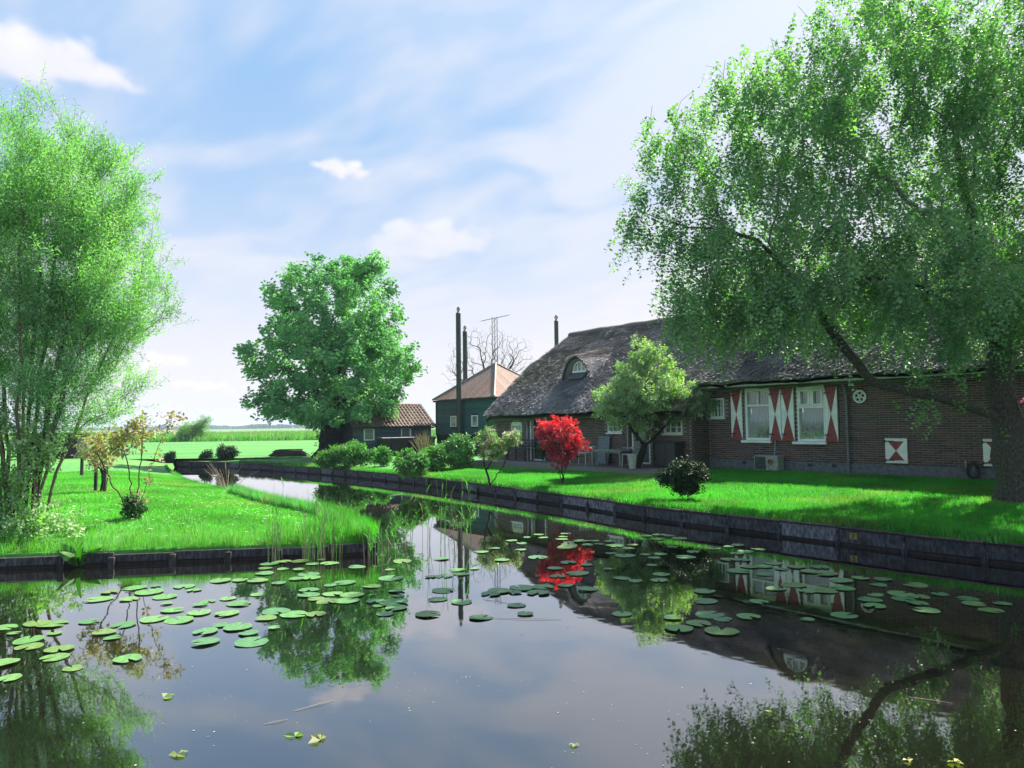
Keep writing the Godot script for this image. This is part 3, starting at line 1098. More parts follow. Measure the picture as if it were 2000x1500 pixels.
	tree({"name": "apple_tree", "label": "small blossoming fruit tree with a leaning trunk on the lawn by the patio", "at": apple_at, "seed": 31,
		"limbs": [[Vector3(0, 0, 0), Vector3(0.15, 0.35, 0), Vector3(0.3, 0.75, 0), Vector3(0.42, 1.2, 0), Vector3(0.45, 2.0, 0), Vector3(0.45, 3.2, 0)],
			[Vector3(0.25, 0.65, 0), Vector3(0.6, 1.0, 0.1), Vector3(0.95, 1.4, 0.2), Vector3(1.5, 1.9, 0.2)], [Vector3(0.3, 0.8, 0), Vector3(-0.1, 1.25, 0.1), Vector3(-0.4, 1.8, 0.1)], [Vector3(0.35, 0.9, 0), Vector3(0.4, 1.4, 0.5), Vector3(0.4, 2.2, 0.8)]],
		"blobs": [[0.52, 2.35, 0, 1.35, 1.08, 1.15], [0.46, 3.35, 0, 0.6, 0.75, 0.6], [1.65, 1.9, 0, 0.9, 0.62, 0.8], [-0.5, 2.0, 0, 0.75, 0.6, 0.75]],
		"pts": 420, "bf": 0.2, "seg": 0.16, "tip": 0.004, "base": 0.1, "flare": 0.5, "bark": Color(0.05, 0.045, 0.04),
		"leaves": [{"n": 4300, "mesh": spray(7, 0.085, 0.05, 0.17, 1.0, 41), "upto": 0.03, "sigma": 0.1, "s0": 0.75, "s1": 1.25, "c0": Color(0.27, 0.40, 0.22), "c1": Color(0.54, 0.61, 0.46), "above": 0.9},
			{"name": "blossom", "n": 900, "mesh": spray(5, 0.03, 0.03, 0.07, 1.2, 42), "mat": M.petal, "upto": 0.02, "sigma": 0.12, "s0": 0.8, "s1": 1.2, "c0": Color(0.55, 0.55, 0.45), "c1": Color(0.7, 0.66, 0.6), "above": 0.9}]})
	tree({"name": "maple_tree", "label": "small bright red japanese maple in the middle of the lawn", "at": Vector3(1.31, 0.42, -19.65), "seed": 41,
		"limbs": [[Vector3(0, 0, 0), Vector3(-0.01, 0.3, 0), Vector3(-0.05, 0.7, 0), Vector3(-0.15, 1.2, 0)], [Vector3(0.02, 0.02, 0), Vector3(0.05, 0.35, 0.02), Vector3(0.12, 0.7, 0.05), Vector3(0.35, 0.95, 0.05)], [Vector3(-0.02, 0.02, 0), Vector3(-0.09, 0.35, 0), Vector3(-0.2, 0.7, 0.05), Vector3(-0.4, 0.9, 0.05)]],
		"blobs": [[-0.18, 1.36, 0, 0.5, 0.4, 0.42], [0.12, 1.05, 0, 0.5, 0.38, 0.4], [0.45, 0.92, 0, 0.25, 0.2, 0.25], [-0.08, 0.72, 0, 0.42, 0.14, 0.35], [-0.5, 1.55, 0, 0.15, 0.2, 0.2], [0.2, 1.62, 0, 0.18, 0.16, 0.2]],
		"pts": 260, "bf": 0.25, "seg": 0.09, "tip": 0.002, "base": 0.026, "flare": 0.3, "bark": Color(0.09, 0.07, 0.06),
		"leaves": [{"n": 1150, "mesh": palm_leaves(2, 6, 0.08, 0.02, 0.4, 0.05, 43), "mat": M.red_leaf, "upto": 0.012, "sigma": 0.055, "s0": 0.75, "s1": 1.25, "c0": Color(0.38, 0.03, 0.075), "c1": Color(0.82, 0.25, 0.32), "above": 0.5},
			{"name": "dark_leaves", "n": 60, "mesh": palm_leaves(2, 6, 0.075, 0.024, 0.4, 0.05, 44), "mat": M.gloss_leaf, "upto": 0.012, "sigma": 0.12, "fall": 0.25, "c0": Color(0.05, 0.03, 0.02), "c1": Color(0.09, 0.06, 0.02), "above": 0.5}]})
	var bronze := spray(6, 0.095, 0.055, 0.14, 1.0, 51)
	tree({"name": "magnolia_tree", "label": "young bronze-leaved magnolia on thin stems on the left lawn", "at": Vector3(-6.6, 0.43, -13.06), "seed": 51,
		"limbs": [[Vector3(0, 0, 0), Vector3(-0.08, 0.5, 0), Vector3(-0.2, 1.15, 0), Vector3(-0.4, 1.45, 0)], [Vector3(0.01, 0.02, 0), Vector3(0.06, 0.8, 0), Vector3(0.12, 1.55, 0)], [Vector3(0.03, 0.02, 0), Vector3(0.2, 0.65, 0.03), Vector3(0.36, 1.15, 0.05), Vector3(0.66, 1.75, 0.05)], [Vector3(-0.03, 0.02, 0), Vector3(-0.35, 0.55, 0.05), Vector3(-0.6, 1.05, 0.05), Vector3(-0.78, 1.3, 0)]],
		"blobs": [[-0.76, 1.28, 0, 0.3, 0.34, 0.25], [-0.45, 1.42, 0, 0.27, 0.27, 0.25], [0.1, 1.55, 0, 0.4, 0.26, 0.3], [0.62, 1.76, 0, 0.18, 0.11, 0.15], [-0.2, 1.2, 0, 0.25, 0.2, 0.2], [0.12, 0.47, 0, 0.24, 0.06, 0.1]],
		"pts": 80, "bf": 0.3, "seg": 0.09, "tip": 0.002, "base": 0.024, "flare": 0.0, "bark": Color(0.14, 0.11, 0.085),
		"leaves": [{"n": 170, "mesh": bronze, "upto": 0.009, "sigma": 0.06, "s0": 0.7, "s1": 1.15, "c0": Color(0.5, 0.27, 0.24), "c1": Color(0.5, 0.4, 0.3), "above": 0.35}]})
	tree({"name": "laurel_shrub", "label": "little dark green shrub at the foot of the bronze-leaved magnolia", "category": "shrub", "at": Vector3(-6.72, 0.43, -13.15), "seed": 52,
		"limbs": fan(5, Vector3(0.16, 1, 0.14), 0.32, 0.3, 4), "blobs": [[0, 0.2, 0, 0.19, 0.18, 0.17]], "pts": 40, "seg": 0.06, "tip": 0.0015, "base": 0.01, "flare": 0.0, "stem_name": "stems",
		"leaves": [{"n": 190, "mesh": spray(6, 0.06, 0.03, 0.1, 1.0, 53), "mat": M.gloss_leaf, "sigma": 0.03, "c0": Color(0.02, 0.08, 0.02), "c1": Color(0.05, 0.16, 0.04)}]})
	tree({"name": "magnolia_tree", "label": "pinkish young magnolia tied between dark stakes farther back on the left lawn", "at": Vector3(-10.2, 0.43, -18.5), "seed": 54,
		"limbs": [[Vector3(0, 0, 0), Vector3(0.02, 0.4, 0), Vector3(-0.05, 1.0, 0), Vector3(-0.1, 1.3, 0)], [Vector3(0.05, 0.0, 0), Vector3(0.15, 0.35, 0), Vector3(0.1, 0.8, 0)]],
		"blobs": [[-0.12, 1.05, 0, 0.45, 0.45, 0.4], [0.1, 0.7, 0, 0.3, 0.2, 0.3]], "pts": 90, "seg": 0.09, "tip": 0.002, "base": 0.035, "flare": 0.2, "bark": Color(0.05, 0.045, 0.04),
		"leaves": [{"n": 170, "mesh": bronze, "upto": 0.012, "sigma": 0.06, "s0": 0.6, "s1": 1.05, "c0": Color(0.58, 0.4, 0.38), "c1": Color(0.55, 0.5, 0.38), "above": 0.4}]})
	tree({"name": "bare_tree", "label": "leafless grey tree standing behind the rusty roofed hay barrack", "at": Vector3(-1.5, 0.5, -50), "seed": 61,
		"limbs": [[Vector3(0, 0, 0), Vector3(0.1, 2, 0), Vector3(-0.2, 4.2, 0), Vector3(-0.6, 6.4, 0)], [Vector3(0.05, 3, 0), Vector3(1.2, 5, 0.3), Vector3(2.0, 6.4, 0.2)], [Vector3(0, 2.6, 0), Vector3(-1.6, 4.2, 0.2), Vector3(-2.6, 5.2, 0)]],
		"blobs": [[-0.4, 6.1, 0, 2.7, 2.2, 2.0], [1.6, 6.0, 0, 1.5, 1.6, 1.5], [-2.0, 4.9, 0, 1.4, 1.3, 1.2]], "pts": 950, "bf": 0.3, "seg": 0.25, "wob": 0.14, "tip": 0.006, "base": 0.26, "flare": 0.3, "bark": Color(0.13, 0.11, 0.10), "shell": 0.35})
	tree({"name": "field_willow", "label": "slanting pale willow bush at the ditch across the mown field", "category": "shrub", "at": Vector3(-40.2, 0.4, -93), "seed": 62,
		"limbs": [[Vector3(0, 0, 0), Vector3(0.3, 0.5, 0), Vector3(1.0, 1.6, 0), Vector3(1.8, 2.7, 0)], [Vector3(-0.1, 0, 0), Vector3(-0.8, 0.8, 0), Vector3(-1.4, 1.3, 0)], [Vector3(0.1, 0, 0), Vector3(1.2, 0.6, 0), Vector3(2.0, 1.0, 0)]],
		"blobs": [[0, 1.1, 0, 2.2, 1.1, 1.2], [1.7, 2.6, 0, 0.7, 0.7, 0.6], [0.8, 1.7, 0, 1.0, 0.8, 0.8]], "pts": 160, "seg": 0.3, "tip": 0.01, "base": 0.14, "flare": 0.0, "bark": Color(0.10, 0.09, 0.08),
		"leaves": [{"n": 1700, "mesh": spray(8, 0.16, 0.06, 0.5, 0.9, 63), "upto": 0.06, "sigma": 0.2, "s0": 0.7, "s1": 1.1, "c0": Color(0.18, 0.38, 0.12), "c1": Color(0.34, 0.5, 0.2)}]})
	# shrubs along the lawn
	var rh := spray(7, 0.14, 0.055, 0.16, 1.1, 71)
	var specs := [
		["low light green shrub at the left end of the bank in front of the chestnut", -7.4, -29.6, 0.4, 0.5, 1],
		["wide light green shrub on the bank in front of the dark bins", -6.35, -29.9, 0.98, 0.9, 2],
		["small thin shrub to the right of the wide light green one", -5.45, -30.7, 0.36, 0.6, 3],
		["loose light green shrub nearest the canal below the bare shoots", -3.2, -23.6, 0.52, 0.72, 4],
		["yellowish shrub in the middle of three before the hay barrack", -2.85, -26.6, 0.5, 0.75, 5],
		["tall dense rounded shrub right of the bare shoots before the hay barrack", -1.95, -27.3, 0.72, 1.12, 6]]
	for s in specs:
		var w: float = s[3]
		var h: float = s[4]
		tree({"name": "rhododendron", "label": s[0], "category": "shrub", "group": "shrubs along the right bank", "at": Vector3(s[1], 0.42, s[2]), "seed": 70 + s[5],
			"limbs": fan(6, Vector3(w * 0.7, 1, w * 0.6), h * 0.7, 0.3, s[5]), "blobs": [[0, h * 0.5, 0, w, h * 0.5, w * 0.8], [w * 0.3, h * 0.55, 0, w * 0.6, h * 0.45, w * 0.6]],
			"pts": int(90 + 110 * w), "seg": 0.14, "tip": 0.003, "base": 0.025, "flare": 0.0, "stem_name": "stems",
			"leaves": [{"n": int(1100 * w * h + 200), "mesh": rh, "mat": M.gloss_leaf if s[5] == 6 else M.leaf, "sigma": 0.07, "rise": 0.4, "s0": 0.8, "s1": 1.2, "c0": Color(0.07, 0.24, 0.06), "c1": Color(0.2, 0.42, 0.13), "above": 0.06},
				{"name": "buds", "n": int(60 * w * h + 10), "mesh": spray(5, 0.06, 0.04, 0.08, 1.0, 72), "mat": M.petal, "sigma": 0.1, "rise": 1.0, "s0": 0.7, "s1": 1.1, "c0": Color(0.34, 0.3, 0.2), "c1": Color(0.45, 0.4, 0.34), "above": h * 0.4, "upto": 0.006}]})
	tree({"name": "azalea_shrub", "label": "open forked shrub with cream blossom at the water's edge beside the red maple", "category": "shrub", "at": Vector3(-0.62, 0.36, -20.3), "seed": 81,
		"limbs": [[Vector3(0, 0, 0), Vector3(-0.08, 0.3, 0), Vector3(-0.18, 0.65, 0), Vector3(-0.15, 1.1, 0)], [Vector3(0.02, 0.02, 0), Vector3(0.2, 0.3, 0), Vector3(0.38, 0.6, 0), Vector3(0.6, 1.15, 0)], [Vector3(-0.1, 0.4, 0), Vector3(0.1, 0.8, 0.1)]],
		"blobs": [[-0.05, 1.22, 0, 0.36, 0.27, 0.3], [0.6, 1.25, 0, 0.26, 0.18, 0.25], [0.05, 0.9, 0, 0.34, 0.2, 0.3], [0.28, 1.0, 0, 0.3, 0.3, 0.25]], "pts": 130, "seg": 0.1, "tip": 0.002, "base": 0.035, "flare": 0.2, "bark": Color(0.07, 0.06, 0.05),
		"leaves": [{"n": 620, "mesh": spray(6, 0.06, 0.03, 0.1, 1.0, 82), "upto": 0.012, "sigma": 0.06, "rise": 0.3, "c0": Color(0.1, 0.28, 0.08), "c1": Color(0.26, 0.44, 0.17), "above": 0.5},
			{"name": "blossom", "n": 330, "mesh": spray(6, 0.045, 0.04, 0.06, 1.2, 83), "mat": M.petal, "upto": 0.008, "sigma": 0.06, "c0": Color(0.6, 0.52, 0.36), "c1": Color(0.7, 0.58, 0.5), "above": 0.6}]})
	tree({"name": "dark_shrub", "label": "round dark leaved shrub alone on the lawn nearest the canal below the house windows", "category": "shrub", "at": Vector3(3.71, 0.42, -15.9), "seed": 91,
		"limbs": fan(14, Vector3(0.5, 1, 0.4), 0.6, 0.8, 9), "blobs": [[0, 0.46, 0, 0.52, 0.24, 0.42], [-0.36, 0.4, 0, 0.3, 0.2, 0.3], [0.38, 0.5, 0, 0.28, 0.2, 0.25], [-0.1, 0.62, 0, 0.22, 0.14, 0.2], [0, 0.22, 0, 0.45, 0.16, 0.36]], "pts": 170, "seg": 0.09, "tip": 0.002, "base": 0.02, "flare": 0.0, "stem_name": "stems",
		"leaves": [{"n": 1400, "mesh": spray(7, 0.065, 0.03, 0.1, 1.0, 92), "mat": M.gloss_leaf, "sigma": 0.04, "rise": 0.3, "c0": Color(0.012, 0.035, 0.014), "c1": Color(0.03, 0.075, 0.025), "above": 0.1}]})
	for b in [["rounded dark shrub on the far bank where the canal ends", -14.9, -38.9, 0.42, 0.75, 1], ["small dark tuft of shrub left of the rounded one on the far bank", -16.2, -39.4, 0.2, 0.32, 2], ["dark low shrub at the left corner of the far canal bank", -17.9, -38.9, 0.16, 0.3, 3]]:
		tree({"name": "bank_shrub", "label": b[0], "category": "shrub", "group": "shrubs on the far bank", "at": Vector3(b[1], 0.4, b[2]), "seed": 95 + b[5],
			"limbs": fan(6, Vector3(b[3], 1, b[3]), b[4] * 0.8, 0.3, b[5]), "blobs": [[0, b[4] * 0.4, 0, b[3], b[4] * 0.38, b[3]], [b[3] * 0.5, b[4] * 0.65, 0, b[3] * 0.5, b[4] * 0.4, b[3] * 0.5], [-b[3] * 0.7, b[4] * 0.3, 0, b[3] * 0.6, b[4] * 0.3, b[3] * 0.5]], "pts": 80, "seg": 0.1, "tip": 0.004, "base": 0.02, "flare": 0.0, "stem_name": "stems",
			"leaves": [{"n": int(900 * b[3] * b[4] + 120), "mesh": rh, "mat": M.gloss_leaf, "sigma": 0.06, "c0": Color(0.012, 0.045, 0.015), "c1": Color(0.03, 0.09, 0.03)}]})
	whips("bare_shoots", "clump of bare upright yellowish shoots between the shed and the hay barrack", Vector3(-3.95, 0.45, -33.6), 70, 1.45, 0.75, Color(0.3, 0.25, 0.13), 1)
	whips("dry_stems", "dry pale stems leaning over the canal from the left bank", Vector3(-8.5, 0.2, -22.2), 24, 0.85, 1.0, Color(0.2, 0.165, 0.12), 2)


func whips(called: String, label: String, at: Vector3, n: int, h: float, w: float, col: Color, sd: int) -> void:
	var r := RandomNumberGenerator.new()
	r.seed = sd
	var g := Geo.new()
	for i in n:
		var a := r.randf() * TAU
		var d := Vector3(cos(a), 0, sin(a)) * r.randf() * w
		var hh := h * r.randf_range(0.55, 1.0)
		var b := d * 0.22
		g.path(PackedVector3Array([b, b + d * 0.3 + Vector3.UP * hh * 0.5, b + d * 0.8 + Vector3.UP * hh]), PackedFloat32Array([0.011, 0.008, 0.003]), 3, col * r.randf_range(0.6, 1.3))
		if r.randf() < 0.7:
			var m := b + d * 0.45 + Vector3.UP * hh * 0.6
			g.rod(m, m + Vector3(r.randf_range(-0.2, 0.2), 0.3, r.randf_range(-0.2, 0.2)) * h * 0.8, 0.006, 0.002, 3, col)
	var o := put(called, g, M.twig)
	o.position = at
	tag(o, label, "shrub")


func reeds() -> void:
	var spots := [
		[-3.62, -11.3, 16, 0.95, 0.16, "thin reed clump standing in the water at the left, below the peninsula boards"], [-3.12, -11.28, 12, 0.85, 0.12, "reed clump before the boards, second from the left"],
		[-2.93, -11.2, 18, 0.95, 0.12, "reed clump before the boards, third from the left and the thickest of those"], [-2.72, -11.45, 10, 0.85, 0.1, "short reed clump just left of the corner of the boards"],
		[-2.1, -11.5, 14, 0.45, 0.22, "dense green reed clump wrapping the corner of the peninsula"], [-1.85, -12.0, 9, 0.55, 0.25, "dense reed clump in the water right of the peninsula corner"],
		[-1.95, -12.8, 9, 0.5, 0.25, "reed clump in the canal behind the peninsula corner"], [-1.35, -12.7, 9, 1.0, 0.3, "sparse tall reeds standing free in the canal right of the corner"],
		[-1.0, -13.6, 6, 1.0, 0.35, "few thin reeds farthest out in the middle of the canal"], [-2.6, -12.6, 8, 0.45, 0.3, "leafy reed clump on top of the peninsula tip"],
		[-0.75, -12.3, 5, 0.7, 0.25, "few reeds nearest the reflected poles"]]
	var k := 0
	for s in spots:
		k += 1
		var r := RandomNumberGenerator.new()
		r.seed = 400 + k
		var g := Geo.new()
		var gl := Geo.new()
		for i in int(s[2]):
			var a := r.randf() * TAU
			var p := Vector3(cos(a), 0, sin(a)) * sqrt(r.randf()) * float(s[4])
			var h: float = s[3] * r.randf_range(0.55, 1.25)
			var ln := Vector3(r.randfn(), 0, r.randfn()) * 0.09 * h
			var dry := r.randf() < 0.45
			var col := Color(0.36, 0.3, 0.19) if dry else Color(0.13, 0.36, 0.075)
			var p0 := p + Vector3(0, -0.1, 0)
			g.path(PackedVector3Array([p0, p + ln * 0.4 + Vector3.UP * h * 0.5, p + ln + Vector3.UP * h]), PackedFloat32Array([0.0045, 0.0035, 0.0015]), 3, col * r.randf_range(0.7, 1.2))
			for q in (1 if dry else 3):
				var t := r.randf_range(0.2, 0.95)
				var m := p + ln * t + Vector3.UP * h * t
				var b := r.randf() * TAU
				var d := Vector3(cos(b), r.randf_range(1.2, 3.0), sin(b)).normalized()
				var l := r.randf_range(0.12, 0.28)
				var sd := d.cross(Vector3.UP).normalized() * 0.0075
				var c2 := Color(0.11, 0.36, 0.07) * r.randf_range(0.7, 1.35)
				var mid := m + d * l * 0.6
				var tip := m + d * l + Vector3(d.x, -0.5, d.z) * l * 0.25
				gl.quad(m - sd * 0.5, m + sd * 0.5, mid + sd, mid - sd, c2)
				gl.tri(mid - sd, mid + sd, tip, c2)
		var t := thing("reed_clump", s[5], "reeds", Vector3(s[0], 0, s[1]), 0.0, "reeds round the tip of the peninsula")
		put("stalks", g, M.twig, t, "stuff")
		put("blades", gl, M.grass, t, "stuff")
	# big-leaved dock at the left end of the boards
	var r := RandomNumberGenerator.new()
	r.seed = 9
	var t := thing("dock_plant", "upright plant with big broad leaves by the water at the left end of the boards", "plant", Vector3(-6.35, 0.02, -10.95))
	for i in 9:
		var a := TAU * i / 9.0 + r.randf()
		var g := Geo.new()
		var lean := 0.3 + 0.5 * r.randf()
		var d := Vector3(cos(a) * lean, 1.0, sin(a) * lean).normalized()
		var l := r.randf_range(0.25, 0.5)
		var s := d.cross(Vector3(cos(a + 1.3), 0, sin(a + 1.3))).normalized()
		var prev := Vector3.ZERO
		var pw := 0.006
		for q in 7:
			var f := (q + 1) / 7.0
			var w := 0.075 * sin(PI * pow(f, 0.8)) + 0.003
			var p := d * l * f + Vector3(cos(a), -0.6, sin(a)) * l * 0.3 * f * f
			var nn := s.cross(d) * 0.02
			g.quad(prev, prev + s * pw + nn, p + s * w + nn, p)
			g.quad(prev - s * pw + nn, prev, p, p - s * w + nn)
			prev = p
			pw = w
		for q in g.c.size():
			g.c[q] = Color(0.05, 0.17, 0.035)
		put("leaf", g, M.leaf, t)


# ---------------------------------------------------------------- the farmhouse
# u runs along the long wall (from far left to near right), v into the house, h above the water
const house_at := Vector3(8.05, 0, -19.6)
const house_in := Vector3(0.789, 0, -0.614)
const house_turn := -0.9087
const base_h := 0.55


func L(u: float, h: float, v: float) -> Vector3:
	return Vector3(u, h - base_h, -v)


func house_point(u: float, h: float, v: float) -> Vector3:
	return house_at + Basis(Vector3.UP, house_turn) * Vector3(u, h, -v)


func roof_h(v: float) -> float:
	var q := v if v < 2.7 else 5.4 - v
	return 3.22 + (0.94 if q < -0.4 else 0.82) * (q + 0.4)


func wall_with_holes(u0: float, u1: float, h0: float, h1: float, v0: float, v1: float, holes: Array) -> Geo:
	var g := Geo.new()
	var us := [u0, u1]
	var hs := [h0, h1]
	for q in holes:
		us.append(q[0]); us.append(q[1]); hs.append(q[2]); hs.append(q[3])
	us.sort()
	hs.sort()
	for i in us.size() - 1:
		if us[i + 1] - us[i] < 0.001:
			continue
		for j in hs.size() - 1:
			if hs[j + 1] - hs[j] < 0.001:
				continue
			var a: float = (us[i] + us[i + 1]) * 0.5
			var b: float = (hs[j] + hs[j + 1]) * 0.5
			var hole := false
			for q in holes:
				if a > q[0] and a < q[1] and b > q[2] and b < q[3]:
					hole = true
			if not hole:
				g.box2(L(us[i], hs[j], v1), L(us[i + 1], hs[j + 1], v0))
	return g


func bricks(parent: Node3D, u0: float, u1: float, h0: float, h1: float, v: float, holes: Array) -> void:
	var g := Geo.new()
	g.box(Vector3.ZERO, Vector3(0.203, 0.0415, 0.03), Basis.IDENTITY, Color.WHITE, 0.004)
	var tr: Array[Transform3D] = []
	var ti := PackedColorArray()
	var row := 0
	var h := h0 + 0.03
	while h < h1 - 0.02:
		var u := u0 + (0.11 if row % 2 else 0.0) - 0.05
		while u < u1:
			var ok := u > u0 + 0.02 and u < u1 - 0.02
			for q in holes:
				if u > q[0] - 0.06 and u < q[1] + 0.06 and h > q[2] - 0.02 and h < q[3] + 0.03:
					ok = false
			if ok:
				tr.append(Transform3D(Basis.IDENTITY, L(u + rg.randf_range(-0.004, 0.004), h + rg.randf_range(-0.002, 0.002), v + rg.randf_range(-0.004, 0.004))))
				var k := rg.randf_range(0.6, 1.35)
				ti.append(Color(0.21, 0.115, 0.092).lerp(Color(0.115, 0.085, 0.082), rg.randf()) * k)
			u += 0.22
		h += 0.0565
		row += 1
	scatter("brickwork", g.mesh(), M.brick, tr, ti, parent)


func frame_boxes(g: Geo, u0: float, u1: float, h0: float, h1: float, w: float, v0: float, v1: float) -> void:
	g.box2(L(u0, h0, v1), L(u0 + w, h1, v0), Color.WHITE, 0.004)
	g.box2(L(u1 - w, h0, v1), L(u1, h1, v0), Color.WHITE, 0.004)
	g.box2(L(u0 + w, h1 - w, v1 - 0.002), L(u1 - w, h1, v0 + 0.002), Color.WHITE, 0.004)
	g.box2(L(u0 + w, h0, v1 - 0.002), L(u1 - w, h0 + w, v0 + 0.002), Color.WHITE, 0.004)


func pane(u0: float, u1: float, h0: float, h1: float, v: float, parent: Node) -> void:
	var g := Geo.new()
	g.box2(L(u0, h0, v + 0.004), L(u1, h1, v))
	put("pane", g, M.glass, parent)


func big_window(t: Node3D, u0: float, u1: float, h0: float, h1: float, tr_h: float, casements: bool) -> void:
	var g := Geo.new()
	var c := (u0 + u1) * 0.5
	frame_boxes(g, u0, u1, h0, h1, 0.065, 0.0, 0.12)
	g.box2(L(u0 + 0.06, tr_h - 0.03, 0.115), L(u1 - 0.06, tr_h + 0.03, -0.005), Color.WHITE, 0.004)
	# slightly arched head
	var pts := PackedVector2Array([Vector2(u0, 0), Vector2(u1, 0)])
	for i in range(9):
		var f := i / 8.0
		pts.append(Vector2(lerpf(u1, u0, f), 0.012 + 0.05 * (1.0 - pow(2.0 * f - 1.0, 2.0))))
	g.prism(pts, L(0, h1 - 0.001, 0.1), Vector3.RIGHT, Vector3.UP, 0.0, 0.11)
	if casements:
		g.box2(L(c - 0.025, tr_h + 0.03, 0.1), L(c + 0.025, h1 - 0.06, -0.004), Color.WHITE, 0.004)
		frame_boxes(g, u0 + 0.07, c - 0.028, tr_h + 0.035, h1 - 0.07, 0.055, -0.012, 0.07)
		frame_boxes(g, c + 0.028, u1 - 0.07, tr_h + 0.035, h1 - 0.07, 0.055, -0.012, 0.07)
	else:
		g.box2(L(c - 0.02, tr_h + 0.03, 0.1), L(c + 0.02, h1 - 0.06, 0.01), Color.WHITE, 0.004)
	var w := put("window", g, M.white, t)
	pane(u0 + 0.06, c, tr_h + 0.02, h1 - 0.06, 0.06, w)
	pane(c, u1 - 0.06, tr_h + 0.02, h1 - 0.06, 0.06, w)
	pane(u0 + 0.06, u1 - 0.06, h0 + 0.05, tr_h - 0.02, 0.065, w)
	g = Geo.new()
	g.box2(L(u0 - 0.1, h0 - 0.075, 0.0), L(u1 + 0.04, h0 - 0.005, -0.12), Color.WHITE, 0.008)
	put("sill", g, M.white, w)
	# pleated net curtain
	g = Geo.new()
	var n := 72
	for i in n:
		var a := lerpf(u0 + 0.05, u1 - 0.05, i / float(n))
		var b := lerpf(u0 + 0.05, u1 - 0.05, (i + 1) / float(n))
		var va := 0.24 + 0.022 * sin(i * 1.05) + 0.008 * sin(i * 0.37)
		var vb := 0.24 + 0.022 * sin((i + 1) * 1.05) + 0.008 * sin((i + 1) * 0.37)
		var k := 0.85 + 0.15 * sin(i * 1.05)
		g.quad(L(a, h0 + 0.1, va), L(b, h0 + 0.1, vb), L(b, h1, vb), L(a, h1, va), Color(k, k, k))
	put("curtain", g, M.cloth, w)
	g = Geo.new()
	g.box2(L(u0, h0 - 0.02, 0.6), L(u1, h0 + 0.03, 0.125))
	put("inner_sill", g, M.white, w)


func hourglass(g: Geo, u0: float, u1: float, h0: float, h1: float, v: float, top: bool) -> void:
	var c := (u0 + u1) * 0.5
	var m := (h0 + h1) * 0.5
	var pts := PackedVector2Array([Vector2(c, m), Vector2(u1, h1), Vector2(u0, h1)]) if top else PackedVector2Array([Vector2(u0, h0), Vector2(u1, h0), Vector2(c, m)])
	g.prism(pts, L(0, 0, v), Vector3.RIGHT, Vector3.UP, 0.0, 0.006)


func shutter(t: Node3D, called: String, u0: float, u1: float, h0: float, h1: float, inset: float, label: String) -> void:
	var g := Geo.new()
	var n := 3
	for i in n:
		var a := lerpf(u0, u1, i / float(n))
		var b := lerpf(u0, u1, (i + 1) / float(n))
		g.box2(L(a + 0.001, h0, -0.03), L(b - 0.001, h1, -0.07), Color.WHITE, 0.004)
	var s := put(called, g, M.white, t)
	if label:
		s.set_meta("label", label)
	for top in [true, false]:
		g = Geo.new()
		hourglass(g, u0 + inset, u1 - inset, h0 + inset, h1 - inset, -0.07, top)
		put("red_panel", g, M.red, s)
	for h in [lerpf(h0, h1, 0.12), lerpf(h0, h1, 0.88)]:
		g = Geo.new()
		g.box2(L(u0 + 0.01, h - 0.012, -0.07), L(u0 + (u1 - u0) * 0.42, h + 0.012, -0.082), Color(0.3, 0.3, 0.3))
		g.rod(L(u0 + 0.012, h - 0.03, -0.085), L(u0 + 0.012, h + 0.03, -0.085), 0.01, 0.01, 6, Color(0.3, 0.3, 0.3))
		put("hinge", g, M.dark, s)


func small_window(t: Node3D, u0: float, u1: float, h0: float, h1: float, v: float, arch: float, bars: int) -> void:
	var g := Geo.new()
	frame_boxes(g, u0, u1, h0, h1, 0.045, v - 0.015, v + 0.08)
	if arch > 0.0:
		var pts := PackedVector2Array([Vector2(u0, 0), Vector2(u1, 0)])
		for i in range(11):
			var f := i / 10.0
			pts.append(Vector2(lerpf(u1, u0, f), 0.004 + arch * sqrt(maxf(0.0, 1.0 - pow(2.0 * f - 1.0, 2.0)))))
		g.prism(pts, L(0, h1 - 0.002, v + 0.07), Vector3.RIGHT, Vector3.UP, 0.0, 0.08)
	for i in bars:
		var u := lerpf(u0, u1, (i + 1.0) / (bars + 1.0))
		g.box2(L(u - 0.01, h0 + 0.04, v + 0.055), L(u + 0.01, h1 - 0.04, v + 0.005))
	var m := (h0 + h1) * 0.5
	g.box2(L(u0 + 0.04, m - 0.01, v + 0.053), L(u1 - 0.04, m + 0.01, v + 0.007))
	var w := put("window", g, M.white, t)
	pane(u0 + 0.04, u1 - 0.04, h0 + 0.04, h1 - 0.04, v + 0.035, w)
	g = Geo.new()
	g.box2(L(u0 - 0.05, h0 - 0.045, v + 0.02), L(u1 + 0.05, h0 - 0.003, v - 0.07), Color.WHITE, 0.006)
	put("sill", g, M.white, w)
	g = Geo.new()
	g.box2(L(u0 - 0.02, h0 - 0.02, v + 0.29), L(u1 + 0.02, h1 + 0.02, v + 0.25))
	put("blind", g, M.dark, w)


func thatch_tint(p: Vector3) -> Color:
	var a := nz.get_noise_3d(p.x * 14.0, p.y * 40.0, p.z * 14.0)
	var b := nz.get_noise_3d(p.x * 70.0, p.y * 150.0, p.z * 70.0)
	var c := Color(0.40, 0.38, 0.385).lerp(Color(0.31, 0.31, 0.25), smoothstep(0.0, 0.5, a))
	return c * (1.0 + 0.55 * b + 0.15 * a)


func verge_u(v: float) -> float:
	return lerpf(-13.25, -12.45, clampf((roof_h(v) - 4.45) / 1.3, 0.0, 1.0))


